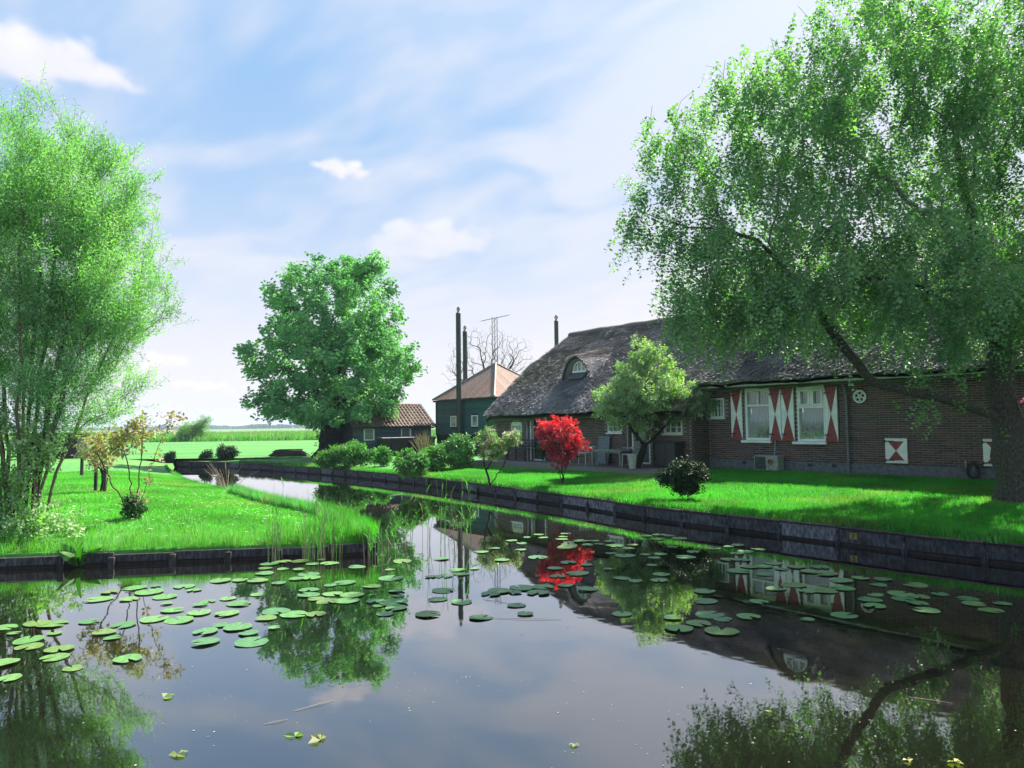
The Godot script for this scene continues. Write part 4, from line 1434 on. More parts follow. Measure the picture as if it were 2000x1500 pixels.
func thatch(t: Node3D, ua: float, ub: float, v0: float, left_end: bool, right_open: bool) -> MeshInstance3D:
	var nu := int((ub - ua) / 0.13)
	var vs := []
	var k := 44
	for i in k + 1:
		vs.append(lerpf(v0, 2.7, i / float(k)))
	for i in 8:
		vs.append(lerpf(2.7, 5.4 - v0, (i + 1) / 8.0))
	var rows: Array[PackedVector3Array] = []
	for v in vs:
		var row := PackedVector3Array()
		for i in nu + 1:
			var f := i / float(nu)
			var u := lerpf(verge_u(v) if left_end else ua, ub, f)
			var d := nz.get_noise_2d(u * 45.0, v * 80.0) * 0.045 + nz.get_noise_2d(u * 160.0 + 50.0, v * 300.0) * 0.035
			var edge := smoothstep(0.0, 0.3, v - v0)
			var ends := smoothstep(0.0, 0.35, u - (verge_u(v) if left_end else -99.0))
			row.append(L(u, roof_h(v) + d - 0.1 * (1.0 - edge) * (1.0 - edge) - 0.12 * (1.0 - ends) * (1.0 - ends), v))
		rows.append(row)
	# thick cut edge below the eave, and the underside
	var lip := PackedVector3Array()
	var under := PackedVector3Array()
	for i in nu + 1:
		var p := rows[0][i]
		var j := nz.get_noise_1d(p.x * 130.0) * 0.02
		lip.append(p + Vector3(0, -0.2 + j, -0.05))
		under.append(p + Vector3(0, -0.17, -0.42))
	rows.push_front(lip)
	rows.push_front(under)
	var m := loft(rows, func(p: Vector3, _j: int) -> Color: return thatch_tint(p))
	var o := put("thatch_roof", m, M.thatch, t)
	# closed ends
	var g := Geo.new()
	for e in ([0, nu] if right_open else [0]):
		g = Geo.new()
		for i in range(2, rows.size() - 1):
			var a := rows[i][e]
			var b := rows[i + 1][e]
			var dn := Vector3(0.06 if e == 0 else -0.06, -0.3, 0)
			if e == 0:
				g.quad(b, a, a + dn, b + dn, thatch_tint(a))
			else:
				g.quad(a, b, b + dn, a + dn, thatch_tint(a))
		put("thatch_edge", g, M.thatch, o)
	if left_end:
		var hv := 2.7 - (5.762 - 4.45) / 0.82
		var a := L(-13.25, 4.4, hv)
		var b := L(-13.25, 4.4, 5.4 - hv)
		g = Geo.new()
		g.tri(L(-12.45, 5.72, 2.7), a, b, Color(0.24, 0.23, 0.22))
		put("hip_end", g, M.thatch, o)
	return o


func reed_bundle() -> ArrayMesh:
	var r := RandomNumberGenerator.new()
	r.seed = 88
	var g := Geo.new()
	for i in 12:
		var x := r.randf_range(-0.09, 0.09)
		var y := r.randf_range(-0.1, 0.1)
		var l := r.randf_range(0.08, 0.18)
		var z := r.randf_range(0.03, 0.085)
		var w := r.randf_range(0.006, 0.014)
		var k := r.randf_range(0.6, 1.35)
		g.quad(Vector3(x - w, y, 0), Vector3(x + w, y, 0), Vector3(x + w * 0.6, y - l, z), Vector3(x - w * 0.6, y - l, z), Color(k, k, k))
	return g.mesh()


func straw_on(parent: Node3D, n: int, ua: float, ub: float, v0: float) -> void:
	var m := reed_bundle()
	var tr: Array[Transform3D] = []
	var ti := PackedColorArray()
	for i in n:
		var u := rg.randf_range(ua, ub)
		var v := rg.randf_range(v0, 2.75)
		if u < verge_u(v) + 0.05:
			continue
		var sl := 0.94 if v < -0.4 else 0.82
		var up := Vector3(0, sl, -1).normalized()
		var nn := Vector3(0, 1, sl).normalized()
		var p := L(u, roof_h(v) + nz.get_noise_2d(u * 45.0, v * 80.0) * 0.045 + 0.012, v)
		var tw := rg.randf_range(-0.35, 0.35)
		var x := Vector3.RIGHT * cos(tw) + up * sin(tw)
		var s := rg.randf_range(0.6, 1.3)
		tr.append(Transform3D(Basis(x, nn.cross(x), nn).scaled(Vector3(s, s, s)), p))
		ti.append(thatch_tint(p) * (rg.randf_range(0.7, 1.3) if rg.randf() < 0.7 else rg.randf_range(1.2, 1.7)))
	scatter("loose_straw", m, M.straw, tr, ti, parent)


func dormer(t: Node3D, u0: float, label: String, back := 0.0) -> void:
	var vf := -0.02 + back
	var dh := 0.82 * back
	var W := 0.82
	var rows: Array[PackedVector3Array] = []
	var apex := func(v: float) -> float: return 4.43 + dh + 0.2 * (v - vf)
	var bell := func(x: float) -> float: return pow(maxf(0.0, 1.0 - pow(absf(x), 2.2)), 0.72)
	for i in 16:
		var v := lerpf(vf, vf + 2.02, i / 15.0)
		var row := PackedVector3Array()
		for j in 33:
			var x := lerpf(-1.0, 1.0, j / 32.0)
			var h: float = lerpf(roof_h(v) - 0.1, apex.call(v), bell.call(x))
			var u := u0 + x * W
			h += nz.get_noise_2d(u * 120.0, v * 120.0) * 0.04
			row.append(L(u, h, v))
		rows.append(row)
	var lip := PackedVector3Array()
	var inner := PackedVector3Array()
	for j in 33:
		var x := lerpf(-1.0, 1.0, j / 32.0)
		var h: float = lerpf(roof_h(vf) - 0.25, apex.call(vf) - 0.13, bell.call(x))
		lip.append(L(u0 + x * W * 0.84, h, vf + 0.03))
		inner.append(L(u0 + x * W * 0.82, h, 0.3 + back))
	rows.push_front(lip)
	rows.push_front(inner)
	var d := put("dormer", loft(rows, func(p: Vector3, _j: int) -> Color: return thatch_tint(p) * 0.9), M.thatch, t)
	d.set_meta("label", label)
	# dark boarding behind, white arched frame, three panes, lead apron
	var g := Geo.new()
	var pts := PackedVector2Array()
	for j in 25:
		var x := lerpf(1.0, -1.0, j / 24.0)
		pts.append(Vector2(u0 + x * 0.66, 3.5 + 0.8 * pow(maxf(0.0, cos(x * PI * 0.5)), 0.5)))
	g.prism(pts, L(0, dh, 0.25 + back), Vector3.RIGHT, Vector3.UP, 0.0, 0.03, Color(0.06, 0.06, 0.065))
	put("back_board", g, M.paint, d)
	g = Geo.new()
	var segs := 14
	var w := 0.36
	for i in segs:
		var a := PI * i / segs
		var b := PI * (i + 1) / segs
		var A := Vector2(cos(a) * w, sin(a) * 0.38)
		var B := Vector2(cos(b) * w, sin(b) * 0.38)
		g.prism(PackedVector2Array([A, B, B * 0.86, A * 0.86]), L(u0, 3.9 + dh, 0.2 + back), Vector3.RIGHT, Vector3.UP, 0.0, 0.06)
	g.box2(L(u0 - w, 3.86 + dh, 0.2 + back), L(u0 + w, 3.92 + dh, 0.11 + back))
	for x in [-0.1, 0.12]:
		g.box2(L(u0 + x - 0.018, 3.9 + dh, 0.19 + back), L(u0 + x + 0.018, 4.25 + dh, 0.145 + back))
	var fr := put("window_frame", g, M.white, d)
	for q in [[-0.31, -0.115], [-0.085, 0.105], [0.135, 0.31]]:
		pane(u0 + q[0], u0 + q[1], 3.9 + dh, (4.12 if absf(q[0] + q[1]) > 0.2 else 4.25) + dh, 0.17 + back, fr)
	g = Geo.new()
	var tilt := Vector3(0, 0.62, -0.78).normalized()
	for i in 9:
		g.box(L(u0 - 0.36 + i * 0.09, 3.74 + dh, 0.02 + back), Vector3(0.082, 0.36, 0.02), Basis(Vector3.RIGHT, tilt, Vector3.RIGHT.cross(tilt)), Color(0.13, 0.15, 0.16), 0.005)
	put("apron", g, M.paint, d)
	# reed ends on the hood
	var tr: Array[Transform3D] = []
	var ti := PackedColorArray()
	var bundle := reed_bundle()
	for i in 1500:
		var fi := rg.randf_range(2.0, 16.0)
		var fj := rg.randf_range(0.5, 31.5)
		var a := rows[int(fi)][int(fj)]
		var du := rows[int(fi)][int(fj) + 1] - a
		var dv := rows[mini(int(fi) + 1, rows.size() - 1)][int(fj)] - a
		var nn := du.cross(dv).normalized()
		if nn.y < 0.0:
			nn = -nn
		var up := dv.normalized()
		if not nn.is_finite() or nn.length() < 0.5 or not up.is_finite() or up.length() < 0.5:
			continue
		var s := rg.randf_range(0.5, 1.0)
		tr.append(Transform3D(Basis(up.cross(nn).normalized(), up, nn).scaled(Vector3.ONE * s), a + du * rg.randf() + dv * rg.randf() + nn * 0.01))
		ti.append(thatch_tint(a) * (rg.randf_range(0.7, 1.3) if rg.randf() < 0.7 else rg.randf_range(1.4, 2.0)))
	scatter("loose_straw", bundle, M.straw, tr, ti, d)


func farmhouse() -> void:
	var t := thing("farmhouse", "long brick farmhouse with thick thatched roof and red and white shutters", "farmhouse", house_at + Vector3.UP * base_h, house_turn)
	var big := [[-2.21, -1.385, 1.47, 2.92], [-0.6, 0.225, 1.45, 2.91], [-3.42, -2.93, 2.12, 2.7]]
	var low := [[-12.13, -11.5, 1.73, 2.06], [-6.94, -6.3, 1.69, 2.08], [-4.55, -3.85, 1.66, 2.06], [-10.95, -10.2, 0.7, 2.3], [-5.82, -5.15, 0.75, 2.25]]
	put("wall", wall_with_holes(-3.5, 9.5, 0.9, 3.1, 0.0, 0.3, big), M.mortar, t)
	bricks(t, -3.5, 9.5, 0.9, 3.08, 0.0, big)
	put("wall", wall_with_holes(-13.1, -3.5, 0.4, 2.42, -0.8, -0.5, low), M.mortar, t)
	bricks(t, -13.1, -3.5, 0.62, 2.4, -0.8, low)
	var g := Geo.new()
	g.box2(L(-3.75, 0.4, 0.3), L(-3.502, 2.6, -0.5))
	put("wall", g, M.mortar, t)
	for i in range(30):
		var e := Geo.new()
		for j in 4:
			e.box(L(-3.497, 0.65 + i * 0.0565, -0.72 + j * 0.2 + (0.09 if i % 2 else 0.0)), Vector3(0.03, 0.045, 0.185), Basis.IDENTITY, Color(0.14, 0.1, 0.09) * rg.randf_range(0.6, 1.3), 0.004)
		put("brick_course", e, M.brick, t, "stuff")
	# gable ends and back wall close the house
	for u in [-13.1, 9.25]:
		g = Geo.new()
		g.prism(PackedVector2Array([Vector2(0.8, 0.4), Vector2(-6.2, 0.4), Vector2(-6.2, 2.2), Vector2(-4.2, 4.2), Vector2(-1.2, 4.2), Vector2(0.8, 2.2)]), L(u + (0.02 if u < 0.0 else 0.2), 0, 0), Vector3(0, 0, 1), Vector3.UP, 0.0, 0.22)
		put("wall", g, M.mortar, t)
	g = Geo.new()
	g.box2(L(-12.9, 0.4, 6.2), L(9.2, 2.3, 5.95))
	put("wall", g, M.mortar, t)
	g = Geo.new()
	g.box2(L(-12.85, 0.45, 5.9), L(9.2, 0.62, 0.32))
	put("floor", g, M.dark, t)
	g = Geo.new()
	g.box2(L(-3.5, 0.3, 0.28), L(9.5, 0.905, -0.045), Color.WHITE, 0.01)
	var pl := put("plinth", g, M.plinth, t)
	for u in [-2.26, -0.24, 0.44]:
		g = Geo.new()
		g.box2(L(u - 0.065, 0.79, -0.04), L(u + 0.065, 0.87, -0.052), Color(0.012, 0.012, 0.014))
		for i in 3:
			g.box2(L(u - 0.065, 0.805 + i * 0.022, -0.05), L(u + 0.065, 0.812 + i * 0.022, -0.058), Color(0.05, 0.05, 0.055))
		put("vent", g, M.paint, pl)
	# roof
	var ra := thatch(t, -13.25, -3.5, -1.22, true, true)
	straw_on(ra, 17000, -13.2, -3.5, -1.2)
	var rb := thatch(t, -3.5, 9.9, -0.42, false, true)
	straw_on(rb, 17000, -3.5, 6.5, -0.4)
	g = Geo.new()
	var p := PackedVector3Array()
	var rr := PackedFloat32Array()
	for i in 60:
		var u := lerpf(-12.5, 9.9, i / 59.0)
		p.append(L(u, 5.68 + nz.get_noise_1d(u * 60.0) * 0.03, 2.7))
		rr.append(0.17 + nz.get_noise_1d(u * 90.0 + 40.0) * 0.03)
	g.path(p, rr, 10, Color(0.22, 0.21, 0.2))
	put("ridge_roll", g, M.thatch, t)
	dormer(t, -9.27, "eyebrow dormer over the barn end, in plain view")
	dormer(t, -1.65, "eyebrow dormer high up behind the birch foliage", 1.1)
	# eave boards
	g = Geo.new()
	g.box2(L(-3.48, 2.985, -0.36), L(9.5, 3.075, -0.4), Color.WHITE, 0.005)
	g.box2(L(-3.48, 3.04, 0.0), L(9.5, 3.06, -0.36), Color(0.8, 0.8, 0.8))
	put("fascia", g, M.fascia, t)
	g = Geo.new()
	g.box2(L(-13.1, 2.265, -1.06), L(-3.52, 2.31, -1.1), Color(0.6, 0.6, 0.6), 0.005)
	put("fascia", g, M.fascia, t)
	# windows, shutters, hatches
	big_window(t, -2.21, -1.385, 1.47, 2.92, 2.45, false)
	big_window(t, -0.6, 0.225, 1.45, 2.91, 2.36, true)
	shutter(t, "shutter", -2.65, -2.28, 1.48, 2.93, 0.0, "leftmost red and white shutter")
	shutter(t, "shutter", -1.385, -1.035, 1.46, 2.92, 0.0, "left one of the middle pair of shutters")
	shutter(t, "shutter", -1.02, -0.65, 1.46, 2.92, 0.0, "right one of the middle pair of shutters")
	shutter(t, "shutter", 0.235, 0.58, 1.45, 2.89, 0.0, "rightmost tall red and white shutter")
	shutter(t, "hatch", 1.76, 2.28, 0.95, 1.55, 0.07, "square white hatch with red hourglass, left of the birch trunk")
	shutter(t, "hatch", 3.9, 4.42, 0.95, 1.55, 0.07, "square white hatch partly behind the birch trunk")
	shutter(t, "hatch", 6.0, 6.52, 0.95, 1.55, 0.07, "")
	small_window(t, -3.42, -2.93, 2.12, 2.7, 0.0, 0.0, 3)
	small_window(t, -12.13, -11.5, 1.73, 2.0, -0.8, 0.2, 2)
	small_window(t, -6.94, -6.3, 1.69, 2.08, -0.8, 0.06, 2)
	small_window(t, -4.55, -3.85, 1.66, 2.06, -0.8, 0.0, 2)
	g = Geo.new()
	g.box2(L(-10.95, 0.7, -0.6), L(-10.2, 2.3, -0.65), Color(0.03, 0.05, 0.045))
	g.box2(L(-10.85, 0.8, -0.65), L(-10.3, 1.4, -0.665), Color(0.04, 0.065, 0.06))
	var dr := put("door", g, M.paint, t)
	g = Geo.new()
	frame_boxes(g, -10.99, -10.16, 0.66, 2.33, 0.05, -0.82, -0.66)
	put("door_frame", g, M.white, dr)
	g = Geo.new()
	g.box2(L(-5.82, 0.75, -0.62), L(-5.15, 2.25, -0.67), Color(0.03, 0.11, 0.11), 0.004)
	g.box2(L(-5.72, 0.85, -0.67), L(-5.25, 1.35, -0.685), Color(0.04, 0.14, 0.14), 0.006)
	dr = put("door", g, M.paint, t)
	g = Geo.new()
	g.box2(L(-5.7, 1.45, -0.672), L(-5.27, 2.12, -0.68))
	put("pane", g, M.glass, dr)
	g = Geo.new()
	g.rod(L(-5.24, 1.38, -0.67), L(-5.24, 1.38, -0.73), 0.012)
	g.rod(L(-5.24, 1.38, -0.73), L(-5.34, 1.38, -0.73), 0.01)
	put("door_handle", g, M.metal, dr)
	g = Geo.new()
	frame_boxes(g, -5.86, -5.11, 0.71, 2.28, 0.05, -0.82, -0.68)
	put("door_frame", g, M.white, dr)
	# rain pipes
	for q in [[0.84, 2.98, 0.5, -0.08, 0.034, Color(0.2, 0.23, 0.25)], [-11.08, 2.28, 0.6, -0.88, 0.03, Color(0.45, 0.5, 0.5)], [-5.98, 2.28, 0.6, -0.88, 0.03, Color(0.5, 0.52, 0.5)], [-4.95, 2.25, 0.6, -0.87, 0.03, Color(0.12, 0.13, 0.14)]]:
		g = Geo.new()
		g.path(PackedVector3Array([L(q[0], q[1], q[3] - 0.22), L(q[0], q[1] - 0.12, q[3] - 0.1), L(q[0], q[1] - 0.3, q[3]), L(q[0], q[2], q[3])]), PackedFloat32Array([q[4], q[4], q[4], q[4]]), 10, q[5])
		for h in [0.9, 1.6, 2.2]:
			g.box(L(q[0], h, q[3] + 0.02), Vector3(0.09, 0.025, 0.06), Basis.IDENTITY, q[5] * 0.7)
		put("drain_pipe", g, M.paint, t)


func torus(g: Geo, c: Vector3, ax: Vector3, ay: Vector3, R: float, r: float, n: int, col := Color.WHITE) -> void:
	var p := PackedVector3Array()
	var q := PackedFloat32Array()
	for i in n + 1:
		var a := TAU * i / n
		p.append(c + ax * cos(a) * R + ay * sin(a) * R)
		q.append(r)
	g.path(p, q, 6, col, false)


func at_house(called: String, label: String, cat: String, u: float, h: float, v: float, group := "") -> Node3D:
	return thing(called, label, cat, house_point(u, h, v), house_turn, group)


func house_things() -> void:
	# cast wheel on the wall
	var t := at_house("wall_ornament", "round white openwork wheel hung high on the brick wall", "wall ornament", 1.17, 2.59, -0.05)
	var g := Geo.new()
	torus(g, Vector3.ZERO, Vector3.RIGHT, Vector3.UP, 0.15, 0.022, 24)
	put("rim", g, M.white, t)
	for i in 5:
		g = Geo.new()
		var a := TAU * i / 5 + 0.3
		torus(g, Vector3(cos(a), sin(a), 0.002) * 0.088, Vector3.RIGHT, Vector3.UP, 0.05, 0.013, 14)
		put("ring", g, M.white, t)
	g = Geo.new()
	torus(g, Vector3(0, 0, 0.004), Vector3.RIGHT, Vector3.UP, 0.026, 0.014, 10)
	put("hub", g, M.white, t)
	# heat pump at the foot of the wall
	t = at_house("heat_pump", "pale boxy outdoor unit with dark grille at the foot of the wall below the shutters", "outdoor unit", -1.33, 0.62, -0.26)
	g = Geo.new()
	g.box2(Vector3(-0.37, 0.04, -0.16), Vector3(0.37, 0.44, 0.15), Color(0.38, 0.44, 0.38), 0.012)
	put("casing", g, M.paint, t)
	g = Geo.new()
	g.box2(Vector3(-0.33, 0.07, 0.15), Vector3(0.0, 0.41, 0.158), Color(0.03, 0.045, 0.04))
	var gr := put("grille", g, M.paint, t)
	for i in 9:
		g = Geo.new()
		g.box(Vector3(-0.165, 0.09 + i * 0.037, 0.165), Vector3(0.33, 0.008, 0.012), Basis(Vector3.RIGHT, 0.5), Color(0.16, 0.2, 0.18))
		put("slat", g, M.paint, gr)
	g = Geo.new()
	g.box2(Vector3(-0.36, 0.0, -0.12), Vector3(-0.3, 0.04, 0.13), Color(0.05, 0.05, 0.05))
	g.box2(Vector3(0.3, 0.0, -0.12), Vector3(0.36, 0.04, 0.13), Color(0.05, 0.05, 0.05))
	put("foot", g, M.paint, t)
	g = Geo.new()
	g.rod(Vector3(0.12, 0.44, -0.1), Vector3(0.12, 0.86, -0.16), 0.014, 0.014, 8, Color(0.5, 0.52, 0.5))
	put("pipe", g, M.paint, t)
	t = at_house("flower_wreath", "small round orange and red flower wreath on the front of the outdoor unit", "wreath", -1.18, 0.9, -0.43)
	g = Geo.new()
	torus(g, Vector3.ZERO, Vector3.RIGHT, Vector3.UP, 0.055, 0.022, 14, Color(0.08, 0.16, 0.05))
	put("ring", g, M.paint, t)
	for i in 9:
		g = Geo.new()
		var a := TAU * i / 9
		g.lathe(Vector3(cos(a), sin(a), 0.3) * 0.058 + Vector3.DOWN * 0.02, [Vector2(0.0, 0.0), Vector2(0.02, 0.012), Vector2(0.017, 0.032), Vector2(0.0, 0.04)], 7, Color(0.5, 0.1, 0.05) if i % 2 else Color(0.5, 0.28, 0.06))
		put("blossom", g, M.paint, t)
	# hose on the wall by the birch
	t = at_house("garden_hose", "black coiled hose hanging on the wall base left of the birch trunk", "hose", 3.72, 0.84, -0.1)
	g = Geo.new()
	var p := PackedVector3Array()
	var q := PackedFloat32Array()
	for i in 150:
		var a := i * 0.42
		var r := 0.14 + 0.03 * sin(i * 0.91)
		p.append(Vector3(cos(a) * r * 0.8, sin(a) * r * 1.2, 0.02 + 0.05 * absf(sin(i * 0.37))))
		q.append(0.011)
	for i in 12:
		p.append(Vector3(0.1 + i * 0.025, -0.1 - 0.14 * sin(i * 0.26), 0.05))
		q.append(0.011)
	g.path(p, q, 6)
	put("coil", g, M.dark, t)
	g = Geo.new()
	g.box2(Vector3(-0.03, -0.02, -0.05), Vector3(0.03, 0.16, 0.02), Color(0.2, 0.2, 0.2))
	put("bracket", g, M.paint, t)
	t = at_house("wall_tap", "small white tap pipe on the wall left of the hose", "tap", 3.53, 0.98, -0.03)
	g = Geo.new()
	g.rod(Vector3(0, -0.1, 0), Vector3(0, 0.07, 0), 0.012, 0.012, 6, Color(0.7, 0.72, 0.7))
	g.rod(Vector3(0, 0.07, 0), Vector3(0, 0.05, 0.06), 0.01, 0.01, 6, Color(0.7, 0.72, 0.7))
	put("pipe", g, M.paint, t)
	# plants on the inner window sills
	var k := 0
	for s in [[-1.82, 1.5, "dark leaved pot plant left of centre in the left tall window", 0.22, false], [-1.52, 1.5, "dark leaved pot plant at the right of the left tall window", 0.24, false], [-0.42, 1.48, "pale flowering pot plant at the left of the right tall window", 0.3, true], [-0.16, 1.48, "white flowering pot plant in the middle of the right tall window", 0.3, true], [0.06, 1.48, "dark pot plant at the right of the right tall window", 0.28, false]]:
		k += 1
		t = at_house("pot_plant", s[2], "pot plant", s[0], s[1], 0.16, "pot plants on the window sills")
		g = Geo.new()
		g.lathe(Vector3.ZERO, [Vector2(0.0, 0.0), Vector2(0.045, 0.0), Vector2(0.06, 0.11), Vector2(0.05, 0.11), Vector2(0.045, 0.1), Vector2(0, 0.1)], 12, Color(0.5, 0.5, 0.46))
		put("pot", g, M.paint, t)
		var tr: Array[Transform3D] = []
		var ti := PackedColorArray()
		for i in 26:
			var d := Vector3(rg.randfn(), absf(rg.randfn()), rg.randfn() * 0.5).normalized()
			var h: float = s[3]
			var o := Vector3(d.x * 0.1, 0.1 + d.y * h * rg.randf(), d.z * 0.05)
			tr.append(Transform3D(Basis(Vector3.UP, rg.randf() * TAU) * Basis(Vector3.RIGHT, rg.randf()), o))
			ti.append(Color(0.02, 0.05, 0.02) * rg.randf_range(0.6, 1.6))
		scatter("leaves", spray(5, 0.08, 0.035, 0.06, 1.2, 5), M.leaf, tr, ti, t)
		if s[4]:
			tr = []
			ti = PackedColorArray()
			for i in 11:
				tr.append(Transform3D(Basis(Vector3.UP, rg.randf() * TAU), Vector3(rg.randf_range(-0.1, 0.1), rg.randf_range(0.14, 0.14 + s[3]), rg.randf_range(0.0, 0.05))))
				ti.append(Color(0.7, 0.65, 0.58))
			scatter("blossom", spray(5, 0.035, 0.03, 0.02, 1.4, 6), M.petal, tr, ti, t)
	# patio
	g = Geo.new()
	g.box2(Vector3(-13.0, 0.3, 0.81), Vector3(-3.55, 0.635, 2.2), Color.WHITE, 0.01)
	var o := put("patio", g, M.paving, null, "structure")
	o.position = house_at
	o.rotation.y = house_turn
	tag(o, "paved strip along the low barn wall", "patio")
	for i in 20:
		for j in 3:
			var e := Geo.new()
			e.box(Vector3(-12.75 + i * 0.475, 0.638, 1.05 + j * 0.46), Vector3(0.46, 0.02, 0.465), Basis.IDENTITY, Color(0.95, 0.93, 0.9) * rg.randf_range(0.75, 1.1), 0.005)
			put("paver", e, M.paving, o)
	garden_table(at_house("garden_table", "low pale garden table on the patio behind the fruit tree", "table", -5.95, 0.68, -1.6))
	for s in [[-6.95, -1.75, 1.4, "white garden chair at the left end of the low table"], [-5.05, -1.7, -1.5, "white garden chair at the right end of the table, beside the leaning trunk"]]:
		garden_chair(thing("garden_chair", s[3], "chair", house_point(s[0], 0.68, s[1]), house_turn + s[2], "garden chairs at the low table"))
	for s in [[-7.5, -2.15, 0.16, 0.42, "tall white tapered planter right of the red maple"], [-4.62, -2.15, 0.14, 0.4, "white tapered planter right of the leaning fruit tree trunk"]]:
		t = at_house("planter", s[4], "planter", s[0], 0.66, s[1], "white planters on the patio edge")
		g = Geo.new()
		var r: float = s[2]
		var h: float = s[3]
		g.lathe(Vector3.ZERO, [Vector2(0, 0), Vector2(r * 0.65, 0), Vector2(r, h), Vector2(r * 0.9, h), Vector2(r * 0.85, h - 0.05), Vector2(0, h - 0.05)], 18, Color(0.62, 0.64, 0.6))
		put("pot", g, M.paint, t)
		g = Geo.new()
		torus(g, Vector3(0, h, 0), Vector3.RIGHT, Vector3.BACK, r * 0.97, 0.012, 18, Color(0.66, 0.68, 0.64))
		put("rim", g, M.paint, t)
	t = at_house("leaning_panel", "blue grey panel leaning on the brick wall behind the low table", "panel", -7.05, 0.68, -0.98)
	g = Geo.new()
	var lean := Basis(Vector3.RIGHT, -0.14)
	g.box(lean * Vector3(0, 0.44, 0), Vector3(0.5, 0.86, 0.02), lean, Color(0.17, 0.23, 0.26), 0.004)
	put("board", g, M.paint, t)
	g = Geo.new()
	for x in [-0.25, 0.25]:
		g.box(lean * Vector3(x, 0.44, 0.004), Vector3(0.025, 0.89, 0.032), lean, Color(0.24, 0.29, 0.31), 0.003)
	for y in [0.005, 0.885]:
		g.box(lean * Vector3(0, y, 0.005), Vector3(0.475, 0.025, 0.03), lean, Color(0.24, 0.29, 0.31), 0.003)
	put("frame", g, M.paint, t)
	t = at_house("garden_cabinet", "dark low cabinet against the wall right of the teal door", "cabinet", -4.1, 0.68, -1.08)
	g = Geo.new()
	g.box2(Vector3(-0.36, 0.0, -0.2), Vector3(0.36, 0.72, 0.2), Color(0.03, 0.034, 0.04), 0.01)
	put("carcass", g, M.paint, t)
	g = Geo.new()
	g.box2(Vector3(-0.4, 0.72, -0.23), Vector3(0.4, 0.75, 0.24), Color(0.05, 0.055, 0.06), 0.006)
	put("top", g, M.paint, t)
	for x in [-0.175, 0.175]:
		g = Geo.new()
		g.box2(Vector3(x - 0.165, 0.05, 0.2), Vector3(x + 0.165, 0.69, 0.215), Color(0.04, 0.045, 0.05), 0.005)
		put("door", g, M.paint, t)
	t = at_house("garden_bench", "dark slatted bench against the barn wall left of the red maple", "bench", -10.9, 0.68, -1.35)
	for x in [-0.5, 0.5]:
		for z in [-0.16, 0.2]:
			g = Geo.new()
			g.box2(Vector3(x - 0.025, 0, z - 0.025), Vector3(x + 0.025, 0.78 if z < 0.0 else 0.42, z + 0.025), Color(0.035, 0.035, 0.04), 0.004)
			put("leg", g, M.paint, t)
	for i in 4:
		g = Geo.new()
		g.box(Vector3(0, 0.42, -0.12 + i * 0.1), Vector3(1.1, 0.025, 0.08), Basis.IDENTITY, Color(0.05, 0.05, 0.055), 0.004)
		put("seat_slat", g, M.paint, t)
	for i in 3:
		g = Geo.new()
		g.box(Vector3(0, 0.53 + i * 0.1, -0.175), Vector3(1.1, 0.07, 0.02), Basis.IDENTITY, Color(0.05, 0.05, 0.055), 0.004)
		put("back_slat", g, M.paint, t)
	tree({"name": "pot_shrub", "label": "green potted shrub in the dark barn doorway", "category": "pot plant", "at": house_point(-10.0, 0.68, -1.05), "seed": 77,
		"limbs": fan(5, Vector3(0.16, 1, 0.14), 0.5, 0.3, 4), "blobs": [[0, 0.5, 0, 0.22, 0.22, 0.2]], "pts": 40, "seg": 0.08, "tip": 0.002, "base": 0.015, "flare": 0.0, "stem_name": "stems",
		"leaves": [{"n": 260, "mesh": spray(6, 0.07, 0.035, 0.1, 1.0, 78), "sigma": 0.03, "c0": Color(0.04, 0.14, 0.05), "c1": Color(0.08, 0.22, 0.07), "above": 0.15}]})
	# pink flowers hung beside the birch trunk
	t = thing("hanging_basket", "hanging basket of pink flowers at the right of the birch trunk", "hanging basket", Vector3(9.22, 2.08, -13.2))
	g = Geo.new()
	g.lathe(Vector3.ZERO, [Vector2(0, 0), Vector2(0.07, 0.02), Vector2(0.11, 0.1), Vector2(0.1, 0.1), Vector2(0, 0.08)], 14, Color(0.12, 0.09, 0.06))
	put("bowl", g, M.paint, t)
	g = Geo.new()
	for i in 3:
		var a := TAU * i / 3
		g.rod(Vector3(cos(a) * 0.1, 0.1, sin(a) * 0.1), Vector3(0, 0.55, 0), 0.003, 0.003, 4, Color(0.1, 0.1, 0.1))
	g.rod(Vector3(0, 0.55, 0), Vector3(-0.45, 0.75, -0.25), 0.008, 0.008, 5, Color(0.1, 0.1, 0.1))
	put("wire", g, M.paint, t)
	var tr: Array[Transform3D] = []
	var ti := PackedColorArray()
	for i in 46:
		var d := Vector3(rg.randfn(), absf(rg.randfn()) * 0.8 - 0.1, rg.randfn()).normalized() * 0.15
		tr.append(Transform3D(Basis(Vector3.UP, rg.randf() * TAU), d + Vector3(0, 0.14, 0)))
		ti.append(Color(0.62, 0.2, 0.42) * rg.randf_range(0.8, 1.2))
	scatter("blossom", spray(6, 0.035, 0.032, 0.02, 1.3, 9), M.petal, tr, ti, t)
	ti.fill(Color(0.05, 0.13, 0.04))
	for i in tr.size():
		tr[i].origin *= 0.8
	scatter("leaves", spray(4, 0.05, 0.03, 0.04, 1.2, 10), M.leaf, tr, ti, t)
	# number plate on the bank wall
	t = thing("number_plate", "small faded yellow plate with a number two on the right bank boards", "sign", Vector3(5.35, 0.175, -11.82), -0.927)
	g = Geo.new()
	g.box2(Vector3(-0.06, -0.05, 0.0), Vector3(0.06, 0.05, 0.012), Color(0.34, 0.28, 0.05), 0.003)
	put("plate", g, M.paint, t)
	var tm := TextMesh.new()
	tm.text = "2"
	var sf := SystemFont.new()
	sf.font_names = PackedStringArray(["Droid Sans"])
	sf.font_weight = 700
	tm.font = sf
	tm.font_size = 64
	tm.pixel_size = 0.0014
	tm.depth = 0.003
